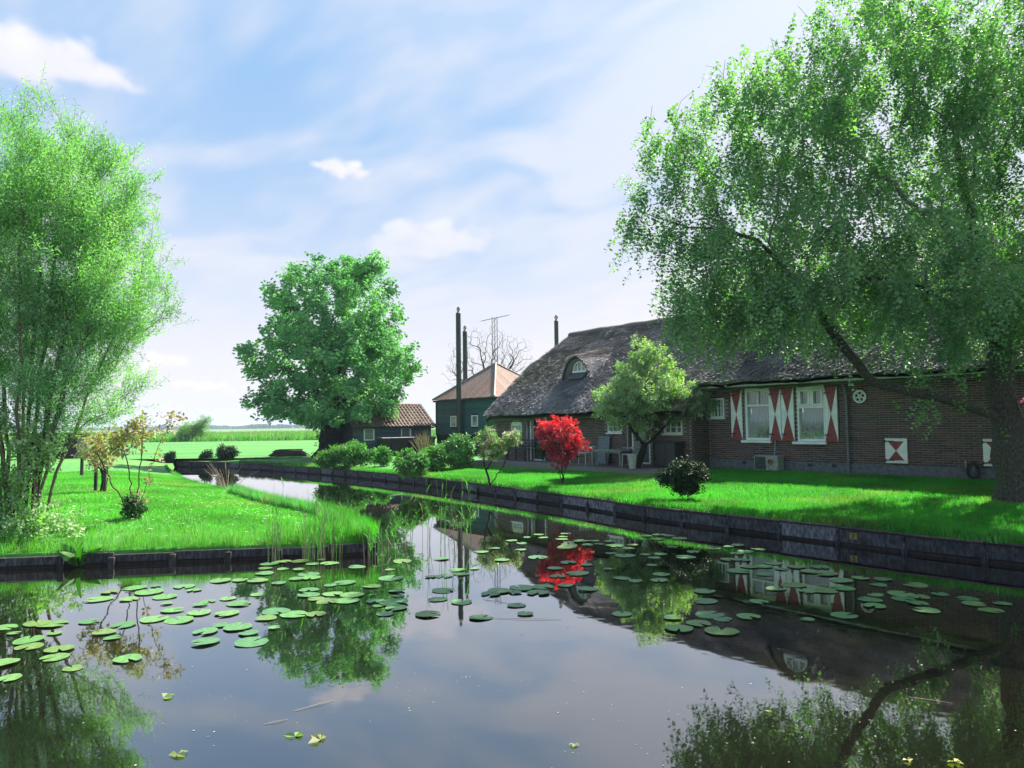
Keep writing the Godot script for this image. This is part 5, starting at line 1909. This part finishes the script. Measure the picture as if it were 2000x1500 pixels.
	var d := put("digit", tm, M.dark, t)
	d.position = Vector3(0, 0, 0.0145)


func garden_table(t: Node3D) -> void:
	var g := Geo.new()
	for i in 5:
		g = Geo.new()
		g.box(Vector3(0, 0.47, -0.28 + i * 0.14), Vector3(1.35, 0.03, 0.13), Basis.IDENTITY, Color(0.36, 0.38, 0.38) * rg.randf_range(0.9, 1.1), 0.005)
		put("top_slat", g, M.paint, t)
	g = Geo.new()
	g.box2(Vector3(-0.6, 0.4, -0.3), Vector3(0.6, 0.454, 0.3), Color(0.24, 0.26, 0.26))
	put("apron", g, M.paint, t)
	for x in [-0.6, 0.6]:
		for z in [-0.3, 0.3]:
			g = Geo.new()
			g.box2(Vector3(x - 0.03, 0, z - 0.03), Vector3(x + 0.03, 0.45, z + 0.03), Color(0.26, 0.28, 0.28), 0.005)
			put("leg", g, M.paint, t)


func garden_chair(t: Node3D) -> void:
	var col := Color(0.5, 0.53, 0.52)
	var g := Geo.new()
	g.box2(Vector3(-0.22, 0.36, -0.2), Vector3(0.22, 0.39, 0.22), col, 0.008)
	put("seat", g, M.paint, t)
	for i in 4:
		g = Geo.new()
		g.box(Vector3(-0.165 + i * 0.11, 0.58, -0.21), Vector3(0.075, 0.4, 0.018), Basis(Vector3.RIGHT, -0.12), col, 0.004)
		put("back_slat", g, M.paint, t)
	for x in [-0.2, 0.2]:
		for z in [-0.18, 0.2]:
			g = Geo.new()
			g.rod(Vector3(x * 1.08, 0, z * 1.1), Vector3(x, 0.37, z), 0.018, 0.02, 6, col)
			put("leg", g, M.paint, t)
		g = Geo.new()
		g.box2(Vector3(x - 0.025, 0.56, -0.2), Vector3(x + 0.025, 0.585, 0.2), col, 0.005)
		put("armrest", g, M.paint, t)


# ---------------------------------------------------------------- outbuildings
func clapboards(t: Node3D, o: Vector3, ax: Vector3, half: float, y0: float, y1: float, pitch: float, holes: Array, col: Color) -> void:
	var out := ax.cross(Vector3.UP)
	var n := int(round((y1 - y0) / pitch))
	for i in n:
		var y := y0 + (i + 0.5) * pitch
		var cuts := [[-half, half]]
		for q in holes:
			if y + pitch * 0.5 > q[2] and y - pitch * 0.5 < q[3]:
				var nc := []
				for c in cuts:
					if q[0] > c[0] and q[1] < c[1]:
						nc.append([c[0], q[0]])
						nc.append([q[1], c[1]])
					else:
						nc.append(c)
				cuts = nc
		for c in cuts:
			var g := Geo.new()
			var b := Basis(ax, Vector3.UP, out)
			b = Basis(ax, rg.randf_range(-0.006, 0.006) + 0.09) * b
			g.box(o + ax * (c[0] + c[1]) * 0.5 + Vector3.UP * y + out * 0.012, Vector3(c[1] - c[0], pitch + 0.015, 0.022), b, col * rg.randf_range(0.75, 1.25), 0.003)
			put("plank", g, M.plank, t)


func little_window(t: Node3D, o: Vector3, ax: Vector3, w: float, h: float, cross_bar: bool) -> void:
	var out := ax.cross(Vector3.UP)
	var b := Basis(ax, Vector3.UP, out)
	var g := Geo.new()
	for s in [-1, 1]:
		g.box(o + ax * s * (w * 0.5 - 0.025) + out * 0.03, Vector3(0.05, h, 0.06), b, Color.WHITE, 0.004)
		g.box(o + Vector3.UP * s * (h * 0.5 - 0.025) + out * 0.03, Vector3(w - 0.1, 0.05, 0.056), b, Color.WHITE, 0.004)
	if cross_bar:
		g.box(o + out * 0.025, Vector3(0.02, h - 0.1, 0.03), b)
		g.box(o + out * 0.025, Vector3(w - 0.1, 0.02, 0.028), b)
	var win := put("window", g, M.white, t)
	g = Geo.new()
	g.box(o + out * 0.018, Vector3(w - 0.08, h - 0.08, 0.006), b)
	put("pane", g, M.glass, win)
	g = Geo.new()
	g.box(o - out * 0.04, Vector3(w - 0.02, h - 0.02, 0.02), b)
	put("blind", g, M.dark, win)


func hay_barrack() -> void:
	var at := Vector3(-0.84, 0.5, -38.78)
	var t := thing("hay_barrack", "dark green boarded hay barrack with a rusty pyramid roof of metal sheets", "barn", at, house_turn)
	var ex := 2.6
	var ez := 2.0
	var teal := Color(0.055, 0.16, 0.195)
	var top := 2.82
	var g := Geo.new()
	g.box2(Vector3(-ex + 0.02, 0, -ez + 0.02), Vector3(ex - 0.02, top, ez - 0.02), Color(0.02, 0.02, 0.02))
	put("wall", g, M.paint, t)
	g = Geo.new()
	g.box2(Vector3(-ex - 0.02, -0.1, -ez - 0.02), Vector3(ex + 0.02, 1.02, ez + 0.02), Color(0.055, 0.045, 0.045), 0.01)
	put("plinth", g, M.mortar, t)
	clapboards(t, Vector3(0, 0, ez), Vector3.RIGHT, ex, 1.02, top, 0.15, [[-1.24, -0.7, 1.42, 1.98], [0.67, 1.21, 1.42, 1.98]], teal)
	clapboards(t, Vector3(ex, 0, 0), Vector3.FORWARD, ez, 1.02, top, 0.15, [], teal)
	for c in [[-ex, ez], [ex, ez], [ex, -ez]]:
		g = Geo.new()
		g.box2(Vector3(c[0] - 0.06, 0.95, c[1] - 0.06), Vector3(c[0] + 0.06, top, c[1] + 0.06), teal * 0.8, 0.006)
		put("corner_post", g, M.plank, t)
	little_window(t, Vector3(-0.97, 1.7, ez), Vector3.RIGHT, 0.54, 0.56, false)
	little_window(t, Vector3(0.94, 1.7, ez), Vector3.RIGHT, 0.54, 0.56, false)
	# roof of four slopes, each covered with upright metal sheets
	var ax := ex + 0.18
	var az := ez + 0.18
	var apex := Vector3(0, 4.7, 0)
	var eave := top + 0.02
	for f in 4:
		var dirx: Vector3 = [Vector3.RIGHT, Vector3.FORWARD, Vector3.LEFT, Vector3.BACK][f]
		var out := dirx.cross(Vector3.UP)
		var half: float = ax if f % 2 == 0 else az
		var dep: float = az if f % 2 == 0 else ax
		var n := int(round(half * 2.0 / 0.36))
		var slope_n := (out * (apex.y - eave) + Vector3.UP * dep).normalized()
		for i in n:
			var s0 := -half + half * 2.0 * i / n
			var s1 := -half + half * 2.0 * (i + 1) / n
			g = Geo.new()
			var tone := Color(0.48, 0.30, 0.235).lerp(Color(0.36, 0.31, 0.27), rg.randf() * rg.randf()).lerp(Color(0.30, 0.13, 0.09), rg.randf() * 0.5)
			var lift := 0.006 if i % 2 else 0.0
			var m := 6
			for q in m:
				var a := lerpf(s0, s1, q / float(m))
				var b := lerpf(s0, s1, (q + 1) / float(m))
				var wa := (0.012 if q % 2 else -0.012) + lift
				var wb := (-0.012 if q % 2 else 0.012) + lift
				var ta := 1.0 - absf(a) / half
				var tb := 1.0 - absf(b) / half
				var e0 := out * dep + Vector3.UP * eave
				var pa := dirx * a + e0 + slope_n * wa
				var pb := dirx * b + e0 + slope_n * wb
				var top_a := dirx * a * 1.0 + (e0).lerp(apex, ta) + slope_n * wa
				var top_b := dirx * b * 1.0 + (e0).lerp(apex, tb) + slope_n * wb
				# split at half height so that the tone can change along the sheet
				var k := rg.randf_range(0.9, 1.1)
				var ma := pa.lerp(top_a, 0.5)
				var mb := pb.lerp(top_b, 0.5)
				g.quad(pa, pb, mb, ma, tone * k)
				g.quad(ma, mb, top_b, top_a, tone * k * 0.97)
			put("roof_sheet", g, M.sheet, t)
		g = Geo.new()
		var c0 := dirx * half + out * dep + Vector3.UP * eave
		g.rod(c0 + Vector3.UP * 0.02, apex + Vector3.UP * 0.03, 0.05, 0.05, 6, Color(0.42, 0.38, 0.35))
		put("hip_cap", g, M.sheet, t)
		g = Geo.new()
		g.box(out * (dep - 0.03) + Vector3.UP * (eave - 0.07), Vector3(half * 2.0 - 0.08, 0.09, 0.03), Basis(dirx, Vector3.UP, out), Color(0.03, 0.05, 0.05))
		put("eave_board", g, M.plank, t)


func pole(label: String, x: float, z: float, top: float, w: float) -> void:
	var t := thing("barrack_pole", label, "pole", Vector3(x, 0.5, z), house_turn, "tall wooden hay barrack poles")
	var h := top - 0.5 - 0.32
	var g := Geo.new()
	var b := w * 0.5
	var n := 5
	for i in n:
		var y0 := h * i / n
		var y1 := h * (i + 1) / n
		var a := b * (1.08 - 0.12 * i / n)
		var c := b * (1.08 - 0.12 * (i + 1) / n)
		for s in 8:
			var p := TAU * s / 8 + PI / 8
			var q := TAU * (s + 1) / 8 + PI / 8
			g.quad(Vector3(cos(p), 0, -sin(p)) * a * 1.05 + Vector3.UP * y0, Vector3(cos(q), 0, -sin(q)) * a * 1.05 + Vector3.UP * y0, Vector3(cos(q), 0, -sin(q)) * c * 1.05 + Vector3.UP * y1, Vector3(cos(p), 0, -sin(p)) * c * 1.05 + Vector3.UP * y1, Color(0.085, 0.10, 0.10))
	put("shaft", g, M.plank, t)
	g = Geo.new()
	g.lathe(Vector3(0, h, 0), [Vector2(b * 1.02, 0), Vector2(b * 0.7, 0.05), Vector2(b * 0.35, 0.1), Vector2(0.0, 0.11)], 8, Color(0.3, 0.27, 0.25))
	put("cap", g, M.plank, t)
	g = Geo.new()
	torus(g, Vector3(0, h + 0.21, 0), Vector3.RIGHT, Vector3.UP, 0.105, 0.028, 16, Color(0.30, 0.07, 0.06))
	g.lathe(Vector3(0, h + 0.15, 0), [Vector2(0.02, 0.0), Vector2(0.05, 0.03), Vector2(0.055, 0.07), Vector2(0.03, 0.12), Vector2(0, 0.13)], 8, Color(0.55, 0.45, 0.42))
	g.lathe(Vector3(0, h + 0.1, 0), [Vector2(0.05, 0.0), Vector2(0.03, 0.02), Vector2(0.0, 0.03)], 8, Color(0.3, 0.07, 0.06))
	put("finial", g, M.paint, t)


func mast() -> void:
	var t := thing("antenna_mast", "thin lattice aerial mast rising behind the hay barrack roof", "antenna", Vector3(-0.99, 0.5, -44))
	var g := Geo.new()
	var H := 7.9
	var legs := [Vector3(-0.15, 0, 0.08), Vector3(0.15, 0, 0.08), Vector3(0, 0, -0.17)]
	for l in legs:
		g.rod(l, l + Vector3.UP * H, 0.022, 0.018, 5, Color(0.3, 0.3, 0.3))
	put("mast_legs", g, M.metal, t)
	g = Geo.new()
	var n := 22
	for i in n:
		for k in 3:
			g.rod(legs[k] + Vector3.UP * (H * i / n), legs[(k + 1) % 3] + Vector3.UP * (H * (i + 1) / n), 0.01, 0.01, 4)
	put("lattice", g, M.metal, t, "stuff")
	g = Geo.new()
	g.rod(Vector3(-0.75, H - 0.25, 0.3), Vector3(0.8, H + 0.15, -0.3), 0.022)
	put("boom", g, M.metal, t)
	for i in 7:
		g = Geo.new()
		var c := Vector3(-0.75, H - 0.25, 0.3).lerp(Vector3(0.8, H + 0.15, -0.3), i / 6.0)
		g.rod(c + Vector3(-0.12, 0, -0.3), c + Vector3(0.12, 0, 0.3), 0.01)
		put("element", g, M.metal, t)


func shed() -> void:
	var t := thing("shed", "low dark green shed with a pantiled roof beside the chestnut", "shed", Vector3(-6.13, 0.5, -38.25), 0.6625)
	var hl := 2.25
	var dp := 2.6
	var wall_h := 1.5
	var teal := Color(0.06, 0.15, 0.185)
	var g := Geo.new()
	g.prism(PackedVector2Array([Vector2(0, 0), Vector2(0, wall_h), Vector2(-dp * 0.5, 2.5), Vector2(-dp, wall_h), Vector2(-dp, 0)]), Vector3(-hl, 0, -0.02), Vector3(0, 0, 1), Vector3.UP, -2.0 * hl, 0.0, Color(0.03, 0.05, 0.055))
	put("wall", g, M.paint, t)
	clapboards(t, Vector3(0, 0, 0), Vector3.RIGHT, hl, 0.0, wall_h, 0.15, [[-1.69, -1.11, 0.79, 1.39], [0.43, 1.01, 0.79, 1.39]], teal)
	little_window(t, Vector3(-1.4, 1.09, 0), Vector3.RIGHT, 0.58, 0.6, false)
	little_window(t, Vector3(0.72, 1.09, 0), Vector3.RIGHT, 0.58, 0.6, false)
	g = Geo.new()
	g.box(Vector3(-0.35, 1.38, 0.03), Vector3(0.62, 0.045, 0.03), Basis.IDENTITY, Color(0.35, 0.36, 0.36), 0.004)
	put("slat", g, M.paint, t)
	# pantiles
	var ridge := Vector3(0, 2.62, -dp * 0.5)
	var eave := Vector3(0, 1.46, 0.24)
	var up := (ridge - eave).normalized()
	var nn := Vector3.RIGHT.cross(up)
	var len := ridge.distance_to(eave)
	var cols := 23
	var rowsn := 8
	var cw := (hl * 2.0 + 0.3) / cols
	var rl := len / rowsn
	var tiles := []
	for q in 3:
		g = Geo.new()
		var m := 8
		for i in m:
			var a := lerpf(-0.5, 0.56, i / float(m))
			var b := lerpf(-0.5, 0.56, (i + 1) / float(m))
			var ha := 0.032 * sin(a * TAU * 0.95 + 0.4)
			var hb := 0.032 * sin(b * TAU * 0.95 + 0.4)
			var k := 1.0 + 0.06 * q
			g.quad(Vector3(a * cw, 0, ha), Vector3(b * cw, 0, hb), Vector3(b * cw, rl * 1.12, hb - 0.03), Vector3(a * cw, rl * 1.12, ha - 0.03), Color(k, k, k))
			g.quad(Vector3(a * cw, 0, ha - 0.02), Vector3(b * cw, 0, hb - 0.02), Vector3(b * cw, 0, hb), Vector3(a * cw, 0, ha), Color(0.6, 0.6, 0.6))
		for i in g.c.size():
			g.c[i] = g.c[i] * Color([0.30, 0.36, 0.25][q], [0.21, 0.26, 0.185][q], [0.18, 0.23, 0.165][q])
		tiles.append(g.mesh())
	var bs := Basis(Vector3.RIGHT, up, nn)
	for r in rowsn:
		for c in cols:
			var o := put("tile", tiles[rg.randi() % 3], M.tile, t)
			o.transform = Transform3D(bs * Basis(Vector3.BACK, rg.randf_range(-0.02, 0.02)), Vector3(-hl - 0.15 + (c + 0.5) * cw, 0, 0) + eave + up * rl * r + nn * (0.05 + rg.randf_range(-0.004, 0.004)))
	g = Geo.new()
	g.quad(Vector3(hl + 0.15, 1.4, -dp - 0.2), Vector3(-hl - 0.15, 1.4, -dp - 0.2), Vector3(-hl - 0.15, 2.62, -dp * 0.5), Vector3(hl + 0.15, 2.62, -dp * 0.5), Color(0.3, 0.2, 0.17))
	put("back_slope", g, M.tile, t)
	for i in 14:
		g = Geo.new()
		var x0 := -hl - 0.15 + (hl * 2 + 0.3) * i / 14.0
		g.rod(Vector3(x0, 2.63, -dp * 0.5), Vector3(x0 + (hl * 2 + 0.3) / 14.0 + 0.02, 2.63, -dp * 0.5), 0.075, 0.085, 8, Color(0.29, 0.2, 0.17) * rg.randf_range(0.8, 1.15))
		put("ridge_tile", g, M.tile, t)
	g = Geo.new()
	g.box(ridge.lerp(eave, 0.5) + Vector3(hl + 0.17, -0.03, 0), Vector3(0.03, len, 0.14), bs, Color(0.06, 0.09, 0.1))
	put("barge_board", g, M.plank, t)
	g = Geo.new()
	g.box2(Vector3(-hl - 0.1, 1.36, 0.16), Vector3(hl + 0.1, 1.44, 0.2), Color(0.05, 0.07, 0.08))
	put("eave_board", g, M.plank, t)
	# bins in a row before it
	var bt := ["leftmost", "second from left", "third from left", "third from right", "second from right", "rightmost"]
	for i in 6:
		var p := t.transform * Vector3(-0.95 + i * 0.52, 0.0, 0.75 + 0.04 * sin(i * 2.0))
		var blue := i >= 3
		var b := thing("wheelie_bin", "%s dark bin %s in the row before the shed" % [bt[i], "with blue lid" if blue else "with grey lid"], "bin", p, 0.6625 + rg.randf_range(-0.05, 0.05), "bins in front of the shed")
		g = Geo.new()
		var pr := PackedVector2Array([Vector2(-0.2, 0.06), Vector2(0.2, 0.06), Vector2(0.26, 0.86), Vector2(-0.26, 0.86)])
		g.prism(pr, Vector3(0, 0, -0.24), Vector3.RIGHT, Vector3.UP, 0.0, 0.5, Color(0.022, 0.022, 0.026))
		put("body", g, M.paint, b)
		g = Geo.new()
		g.box2(Vector3(-0.275, 0.865, -0.28), Vector3(0.275, 0.93, 0.3), Color(0.05, 0.08, 0.3) if blue else Color(0.13, 0.14, 0.17), 0.02)
		put("lid", g, M.paint, b)
		g = Geo.new()
		g.rod(Vector3(-0.22, 0.88, -0.31), Vector3(0.22, 0.88, -0.31), 0.018, 0.018, 6, Color(0.03, 0.03, 0.03))
		put("handle", g, M.paint, b)
		for x in [-0.2, 0.2]:
			g = Geo.new()
			g.rod(Vector3(x - 0.025, 0.09, -0.22), Vector3(x + 0.025, 0.09, -0.22), 0.09, 0.09, 12, Color(0.015, 0.015, 0.015))
			put("wheel", g, M.paint, b)
	# stack of old boards under the chestnut
	t = thing("woodpile", "low pile of old grey boards and logs left of the chestnut trunk", "woodpile", Vector3(-12.1, 0.44, -40.2), 0.3)
	for i in 13:
		g = Geo.new()
		var y := 0.05 + 0.075 * int(i / 3.0)
		var l := 1.9 - 0.16 * int(i / 3.0)
		var bb := Basis(Vector3.UP, rg.randf_range(-0.2, 0.2))
		if i % 3 == 1:
			g.path(PackedVector3Array([bb * Vector3(-l * 0.5, y + 0.02, 0.05), bb * Vector3(l * 0.5, y, 0.1)]), PackedFloat32Array([0.07, 0.06]), 8, Color(0.08, 0.065, 0.055))
			put("log", g, M.bark, t)
		else:
			g.box(Vector3(rg.randf_range(-0.2, 0.2), y, (i % 3 - 1) * 0.25), Vector3(l, 0.05, 0.17), bb, Color(0.16, 0.15, 0.145) * rg.randf_range(0.5, 1.2), 0.005)
			put("plank", g, M.plank, t)
	# dark hut behind the willow
	t = thing("garden_hut", "low black boarded hut behind the willow at the left", "hut", Vector3(-25.7, 0.43, -41.2), 0.0)
	g = Geo.new()
	g.box2(Vector3(-1.6, 0, -1.2), Vector3(1.6, 1.35, -0.01), Color(0.015, 0.015, 0.016))
	put("wall", g, M.paint, t)
	clapboards(t, Vector3.ZERO, Vector3.RIGHT, 1.6, 0.0, 1.35, 0.15, [], Color(0.022, 0.022, 0.025))
	g = Geo.new()
	g.box2(Vector3(-1.75, 1.36, -1.35), Vector3(1.75, 1.43, 0.14), Color(0.05, 0.05, 0.055), 0.01)
	put("roof", g, M.plank, t)
	# posts on the left lawn
	for s in [[-14.46, -25.0, 1.08, 0.055, "tall thin dark post on the left lawn beyond the pinkish magnolia"], [-10.42, -18.62, 0.78, 0.045, "left stake beside the pinkish magnolia"], [-10.05, -18.35, 0.62, 0.045, "right stake beside the pinkish magnolia"]]:
		t = thing("stake", s[4], "post", Vector3(s[0], 0.4, s[1]))
		g = Geo.new()
		g.rod(Vector3.ZERO, Vector3(0.01, s[2], 0), s[3], s[3] * 0.95, 8, Color(0.05, 0.045, 0.04))
		put("shaft", g, M.plank, t)
		g = Geo.new()
		g.lathe(Vector3(0.01, s[2], 0), [Vector2(s[3], -0.01), Vector2(s[3] * 0.8, 0.02), Vector2(0, 0.035)], 8, Color(0.09, 0.085, 0.08))
		put("cap", g, M.plank, t)


# ---------------------------------------------------------------- on the water
var pad_spots := {
	"nearest the viewer at lower left": [-442, -649, -409, -611, -405, -664, -371, -634],
	"across the willow reflection at far left": [-519, -767, -494, -744, -449, -698, -463, -718, -494, -780, -476, -776, -453, -742, -416, -688, -443, -784, -405, -743, -386, -724, -337, -657],
	"in front of the left boards": [-490, -886, -497, -923, -399, -769, -453, -884, -478, -947, -448, -921, -379, -792, -456, -956, -416, -895, -398, -861, -376, -829, -418, -952, -396, -930],
	"on pale water left of the chestnut reflection": [-350, -786, -342, -816, -356, -853, -290, -705, -304, -741, -354, -870, -299, -764, -310, -811, -278, -756, -313, -855, -259, -733, -245, -703],
	"left of the reed clumps": [-385, -984, -336, -882, -360, -986, -308, -900, -335, -981, -342, -1029, -353, -1065, -358, -1100, -302, -963],
	"on the left half of the chestnut reflection": [-261, -790, -240, -752, -259, -817, -235, -803, -245, -895, -231, -874, -212, -803, -214, -862, -217, -896],
	"just below the corner reeds": [-327, -1061, -343, -1117, -286, -990, -302, -1054, -317, -1116, -278, -1017, -252, -923, -269, -995, -295, -1096, -289, -1126, -270, -1097, -232, -948, -217, -963, -224, -1068],
	"on the right half of the chestnut reflection": [-192, -864, -192, -891, -178, -940, -159, -859, -152, -837, -138, -801, -137, -850, -130, -827, -143, -911, -136, -884, -92, -797, -89, -865],
	"between the corner reeds and reflected poles": [-173, -1045, -162, -988, -165, -1105, -111, -992, -109, -1123, -87, -909, -94, -996, -79, -1036, -71, -1007, -55, -1044],
	"right of the reflected pole tips": [-60, -850, -35, -783, -28, -888, -17, -905, 1, -894, 2, -832, 9, -918, 11, -795, 28, -891],
	"left of the red maple reflection": [-52, -1180, -31, -1213, -18, -1108, -4, -1287, 11, -1195, 13, -1258, 23, -1323, 35, -1125, 45, -1357, 51, -1320],
	"below the red maple reflection": [34, -924, 57, -1039, 57, -987, 63, -931, 78, -1081, 84, -1002, 102, -1061, 87, -906],
	"over the top right of the maple reflection": [83, -1297, 87, -1328, 92, -1359, 85, -1213, 92, -1266, 91, -1234, 115, -1274, 121, -1234, 137, -1272, 141, -1240, 162, -1265, 148, -1152, 164, -1223],
	"at the lower left of the fruit-tree reflection": [128, -1029, 139, -969, 153, -950, 192, -1054, 183, -953, 194, -990],
	"over the upper fruit-tree reflection": [167, -1132, 182, -1197, 194, -1228, 198, -1137, 233, -1323, 207, -1111, 246, -1287, 258, -1336, 223, -1142, 274, -1325, 253, -1201, 286, -1294, 254, -1114, 275, -1156],
	"nearest in the middle at the reflected thatch": [112, -789, 161, -771, 159, -731, 182, -748, 224, -888, 212, -839, 202, -782, 197, -721, 210, -764, 239, -772],
	"right of the fruit-tree reflection near the bank": [314, -1184, 310, -1088, 343, -1200, 338, -1138, 362, -1213, 300, -1004, 330, -1083, 357, -1156, 324, -1034, 381, -1172],
	"on the reflected shutters": [270, -833, 342, -1034, 327, -982, 364, -1057, 311, -897, 361, -1014, 340, -917, 386, -1028, 343, -882, 390, -994, 417, -1025, 405, -981],
	"right of the reflected shutters": [294, -758, 363, -884, 407, -936, 390, -895, 337, -771, 438, -951, 394, -836, 386, -808, 412, -860, 441, -911, 461, -941],
	"farthest right on the dark water": [443, -864, 432, -838, 484, -908, 438, -819, 456, -847, 429, -787, 485, -859, 502, -835, 495, -812, 496, -785, 526, -813]
}


func pad_mesh(sd: int) -> ArrayMesh:
	var r := RandomNumberGenerator.new()
	r.seed = sd
	var g := Geo.new()
	var n := 26
	var cut := r.randf_range(0.12, 0.3)
	var ph := r.randf() * TAU
	var cup := r.randf_range(-0.01, 0.025)
	var P := func(i: int, f: float) -> Vector3:
		var a := lerpf(cut, TAU - cut, i / float(n))
		var rr := (1.0 + 0.035 * sin(a * 3.0 + ph) + 0.02 * sin(a * 7.0 + ph)) * f
		if i == 0 or i == n:
			rr *= 0.93
		var y := cup * f * f + 0.025 * f * sin(a * 2.0 + ph * 2.0)
		return Vector3(cos(a) * rr * 1.06, maxf(y, -0.004), sin(a) * rr)
	for i in n:
		var k := 0.93 + 0.09 * sin(i * 2.4)
		var c := Color(k, k, k)
		g.tri(Vector3(0.06, 0, 0), P.call(i + 1, 0.55), P.call(i, 0.55), c)
		g.quad(P.call(i, 0.55), P.call(i + 1, 0.55), P.call(i + 1, 0.94), P.call(i, 0.94), c * 0.97)
		var a: Vector3 = P.call(i, 1.0)
		var b: Vector3 = P.call(i + 1, 1.0)
		g.quad(P.call(i, 0.94), P.call(i + 1, 0.94), b, a, c * 1.05)
		g.quad(a, b, b + Vector3(0, -0.03, 0), a + Vector3(0, -0.03, 0), Color(0.5, 0.5, 0.4))
	return g.mesh()


func lily_pads() -> void:
	var ord := ["first", "second", "third", "fourth", "fifth", "sixth", "seventh", "eighth", "ninth", "tenth", "eleventh", "twelfth", "thirteenth", "fourteenth"]
	var meshes := []
	for i in 7:
		meshes.append(pad_mesh(40 + i))
	var tones := [Color(0.13, 0.31, 0.10), Color(0.11, 0.27, 0.10), Color(0.16, 0.33, 0.11), Color(0.095, 0.24, 0.10), Color(0.14, 0.29, 0.09), Color(0.15, 0.26, 0.08)]
	var mats := []
	for c in tones:
		var m: StandardMaterial3D = M.pad.duplicate()
		m.albedo_color = lin(c.r, c.g, c.b)
		mats.append(m)
	for where in pad_spots:
		var a: Array = pad_spots[where]
		for i in range(0, a.size(), 2):
			var o := put("lily_pad", meshes[rg.randi() % 7], mats[rg.randi() % 6])
			var s := clampf(rg.randfn(0.109, 0.026), 0.06, 0.16)
			o.position = Vector3(a[i] * 0.01, 0.007 + rg.randf() * 0.008, a[i + 1] * 0.01)
			o.basis = (Basis(Vector3(rg.randf_range(-1, 1), 0, rg.randf_range(-1, 1)).normalized(), absf(rg.randfn()) * 0.025) * Basis(Vector3.UP, rg.randf() * TAU)).scaled(Vector3.ONE * s)
			tag(o, "%s pad from left in lily group %s" % [ord[i / 2], where], "lily pad", "lily pads floating on the canal")
	var r := RandomNumberGenerator.new()
	r.seed = 55
	for s in [[-1.43, -4.91, 0.09, Color(0.2, 0.36, 0.08), "small bright green floating leaf at the lower middle left"], [-1.25, -4.85, 0.11, Color(0.3, 0.32, 0.14), "curled yellowish floating leaf right beside the bright green one"], [-2.08, -4.67, 0.08, Color(0.22, 0.28, 0.11), "little floating leaf at the edge of the willow reflection"], [0.36, -4.74, 0.05, Color(0.3, 0.36, 0.18), "tiny floating leaf nearest the viewer in the middle"], [-2.62, -5.63, 0.1, Color(0.26, 0.34, 0.16), "pale floating leaf at the tip of the reflected willow twigs"], [2.55, -4.44, 0.06, Color(0.4, 0.36, 0.1), "yellow floating leaf nearest the viewer at the right"], [2.29, -4.47, 0.045, Color(0.38, 0.34, 0.12), "small yellow leaf just left of the other yellow one"], [1.73, -5.22, 0.03, Color(0.45, 0.42, 0.3), "pale speck of leaf under the reflected birch limb"]]:
		var g := Geo.new()
		for i in 4:
			var a := r.randf() * TAU
			var d := Vector3(cos(a), 0.12, sin(a))
			leaf(g, Vector3(0, 0.004, 0), d.normalized(), s[2] * r.randf_range(0.6, 1.0), s[2] * 0.55, r)
		var m: StandardMaterial3D = M.leaf.duplicate()
		m.albedo_color = lin(s[3].r, s[3].g, s[3].b)
		var o := put("floating_leaf", g, m)
		o.position = Vector3(s[0], 0.004, s[1])
		tag(o, s[4], "leaf", "leaves floating on the canal")
	for s in [[-1.44, -5.45, 0.32, 0.7, "short pale twig floating in the lower middle left"], [0.1, -7.75, 0.75, -0.12, "long thin twig floating right of the reflected poles"], [2.95, -5.4, 0.28, -0.5, "pale twig floating at the right before the reflected birch limb"], [-1.63, -5.16, 0.16, 0.5, "tiny twig floating left of the bright green leaf"]]:
		var g := Geo.new()
		var d := Vector3(cos(s[3]), 0, -sin(s[3])) * float(s[2]) * 0.5
		g.path(PackedVector3Array([-d, d * 0.1 + Vector3(0, 0.006, 0.01), d]), PackedFloat32Array([0.0015, 0.002, 0.001]), 4, Color(0.3, 0.27, 0.2))
		var o := put("floating_twig", g, M.twig)
		o.position = Vector3(s[0], 0.004, s[1])
		tag(o, s[4], "twig", "twigs floating on the canal")


func _ready() -> void:
	rg.seed = 2024
	nz.seed = 7
	nz.noise_type = FastNoiseLite.TYPE_SIMPLEX_SMOOTH
	nz.fractal_octaves = 3
	nz.frequency = 0.01
	light_and_camera()
	materials()
	terrain()
	bank_walls()
	farmhouse()
	hay_barrack()
	pole("tallest thick pole standing before the hay barrack wall", -2.68, -37.4, 7.98, 0.25)
	pole("shorter pole just behind the tallest one at the barrack", -2.58, -41.0, 7.5, 0.25)
	pole("lone pole rising behind the farmhouse ridge", 2.5, -41.0, 8.02, 0.24)
	mast()
	shed()
	house_things()
	trees()
	reeds()
	specks()
	grass()
	lily_pads()
